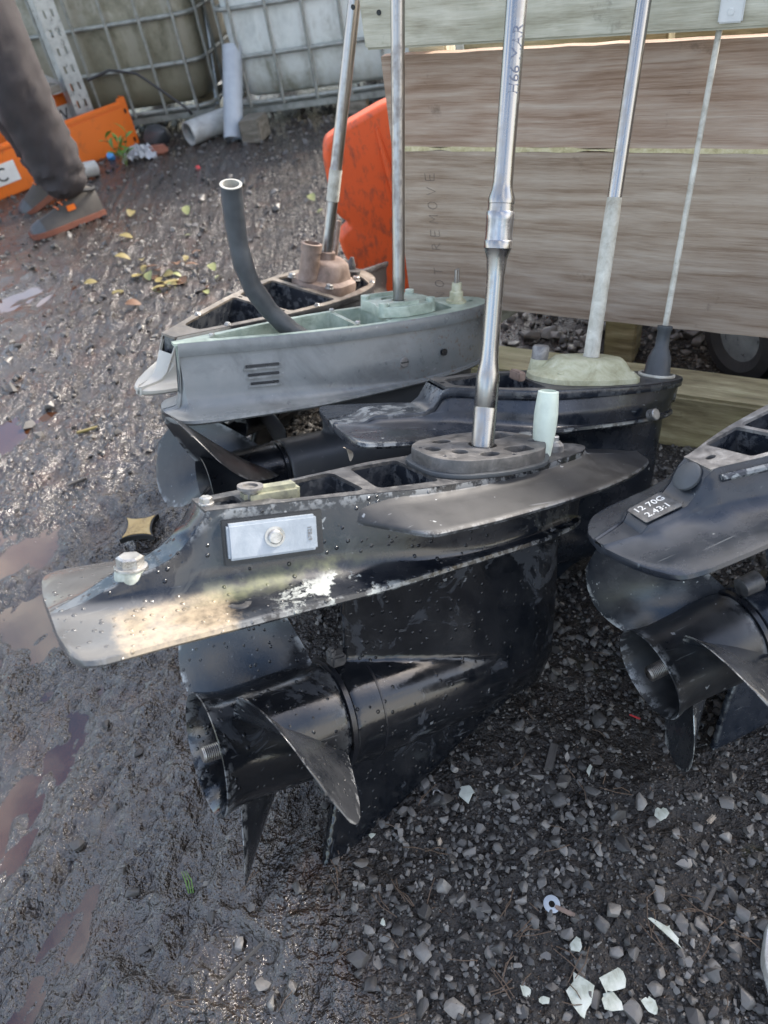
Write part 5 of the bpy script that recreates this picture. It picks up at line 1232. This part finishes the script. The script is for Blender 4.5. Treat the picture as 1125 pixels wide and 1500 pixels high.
def ring_thing(label, px, py, ro, ri, mat, th=.0016, tilt=(.1, .1), z=.004):
    me = plate2d(circ(0, 0, ro, 28), [circ(0, 0, ri, 24)], 0, th, .0002); p = at(px, py, 0); o = part('washer', me, mat, None, 30); o.location = (p.x, p.y, gz(p.x, p.y)+z); o.rotation_euler = (tilt[0], tilt[1], 0); return tag(o, label, 'washer')
ring_thing('bright metal washer lying on dark gravel near the bottom', 808, 1327, .0098, .0040, M['zinc'], z=.006)
ring_thing('thin ring washer left of the large white flake', 640, 1163, .0058, .0044, M['boltsteel'])
def stick(name, label, cat, p0, p1, w, h, mat, z=.003, bev=.0008):
    a = at(*p0, 0); b = at(*p1, 0); d = b-a; mb = MB(); mb.box((0, 0, h/2), (d.length, w, h)); o = part(name, mb, mat, None, 25, bev); mid_ = (a+b)/2
    o.location = (mid_.x, mid_.y, gz(mid_.x, mid_.y)+z); o.rotation_euler = (0, random.uniform(-.04, .04), math.atan2(d.y, d.x)); return tag(o, label, cat)
M['slat'] = m_wood('dark_wet_stick', [(.03, .027, .025), (.06, .055, .05), (.09, .085, .08), (.13, .125, .12)], (8, 80, 80))
stick('wood_strip', 'thin grey wood strip lying on the mud at the bottom', 'wood strip', (300, 1467), (387, 1382), .0045, .002, M['slat'], .004)
stick('broken_plank', 'short dark slat standing out of the gravel right of the front fin', 'wood slat', (803, 1130), (812, 1092), .011, .005, M['slat'], .005)
stick('rusty_strip', 'brown strip touching the bright washer', 'metal strip', (812, 1330), (842, 1344), .0055, .002, M['pumpbrown'], .005)
stick('slate_sliver', 'grey sliver of slate among stones at lower right', 'slate', (1030, 1335), (1047, 1300), .005, .003, M['zinc'] if False else M['slat'], .006)
stick('cigarette_butt', 'tan cigarette end with a white ring at lower right', 'cigarette end', (1036, 1207), (1048, 1194), .006, .006, M['alloytan'], .004, .0025)
stick('red_sliver', 'small red plastic sliver below the right propeller', 'plastic sliver', (922, 1047), (938, 1054), .003, .002, M['red'], .004)
stick('yellow_twig', 'mustard yellow twig on the mud left of the grey unit', 'twig', (114, 637), (144, 628), .008, .005, M['leafy'], .004)
stick('black_strap', 'dark strap lying on the mud behind the star knob', 'strap', (40, 560) if False else (100, 716), (128, 704), .006, .004, M['slat'], .003)
def star(r, p=.72, n=48):
    out = []
    for k in range(n):
        a = 2*math.pi*k/n; q = r/((abs(math.cos(a))**p+abs(math.sin(a))**p)**(1/p)); out.append((q*math.cos(a), q*math.sin(a)))
    return out
o = flat_thing('star_knob', 'four-pointed tan and black star knob on the mud by the front plate', 'knob', star(.036), 210, 785, M['letter'], .010, .75, (0.05, .05), .004)
st2 = part('knob_face', plate2d(star(.031), [], .0101, .0112), M['barewarm'], o, 0); st2['label'] = 'tan worn face of the knob'
o.scale = (1.32, 1.32, 1.2)
# white weathered slab at the right edge
mb = MB(); rs = []
for k, (z, q) in enumerate(((0, .96), (.004, 1), (.016, 1), (.021, .95), (.022, .85))): rs.append([(x*q, y*q, z) for x, y in rpoly([(-.014, -.05), (.05, -.05), (.05, .05), (.008, .05), (-.012, .01)], .012, 5)])
mb.rings(rs); o = part('white_slab', mb, m_corroded('stained_white_stone', (.22, .20, .17), (.44, .43, .40), (.60, .60, .58), .7, 0, 25), None, 40); p = at(1118, 1430, 0); o.location = (p.x+.012, p.y, gz(p.x, p.y)+.002); o.rotation_euler = (0, 0, R(-8)); tag(o, 'rounded white stained slab cut by the right edge', 'slab')
# pine needles
mb = MB(); rr2 = random.Random(9)
def needle(px, py, L, a):
    p = at(px, py, 0); d = Vector((math.cos(a), math.sin(a), 0)); c = Vector((-d.y, d.x, 0))*rr2.uniform(-.12, .12)*L
    z = gz(p.x, p.y)+.007
    mb.tube([(p.x-d.x*L/2, p.y-d.y*L/2, z), (p.x+c.x, p.y+c.y, z+.003), (p.x+d.x*L/2, p.y+d.y*L/2, z)], .0006, 5)
for px, py, a in ((610, 1245, -.3), (640, 1250, -.2), (590, 1310, -1.1), (597, 1318, -.95), (560, 1330, -1.0), (740, 1330, .8), (745, 1420, .9), (735, 1440, -1.2), (735, 1455, 0), (765, 1365, .5), (775, 1370, .2), (905, 1160, -.3), (1020, 1320, -.8), (1010, 1335, -.1), (950, 1350, 1.2), (955, 1375, -1.3), (835, 1400, -1.0), (850, 1415, .6), (370, 1300, .8), (270, 1480, -.2), (1090, 1375, -.8), (690, 1040, .6), (620, 1170, .5), (580, 1500, 0)):
    for q in range(2): needle(px+rr2.gauss(0, 4), py+rr2.gauss(0, 4), rr2.uniform(.02, .045), a+rr2.gauss(0, .15))
for k in range(50): needle(rr2.uniform(350, 1125), rr2.uniform(950, 1490), rr2.uniform(.012, .035), rr2.uniform(0, 3.14))
o = part('pine_needles', mb, m_plain('needle_brown', (.085, .055, .035), .6), None, 0); o['kind'] = 'stuff'; o['label'] = 'scattered brown pine needles on the gravel'
mb = MB(); p = at(276, 1308, 0); z = gz(p.x, p.y)
for k in range(3): mb.tube([(p.x+k*.003, p.y, z), (p.x-.002+k*.004, p.y+.012, z+.012), (p.x-.006+k*.003, p.y+.022, z+.018)], [.0009, .0007, .0003], 5)
tag(part('grass_blade', mb, M['leafg'], None, 40), 'single green grass tuft in the mud below the propeller', 'grass')
tag(part('dry_leaf', leaf_mesh(.02, .016, .3), M['alloytan'], None, 40), 'dry curled leaf caught on the front unit by the hose unit', 'leaf')
o = bpy.data.objects['dry_leaf']; o.matrix_world = A.m @ Matrix.Translation((.150, -.066, .299)) @ Matrix.Rotation(R(-50), 4, 'Y')
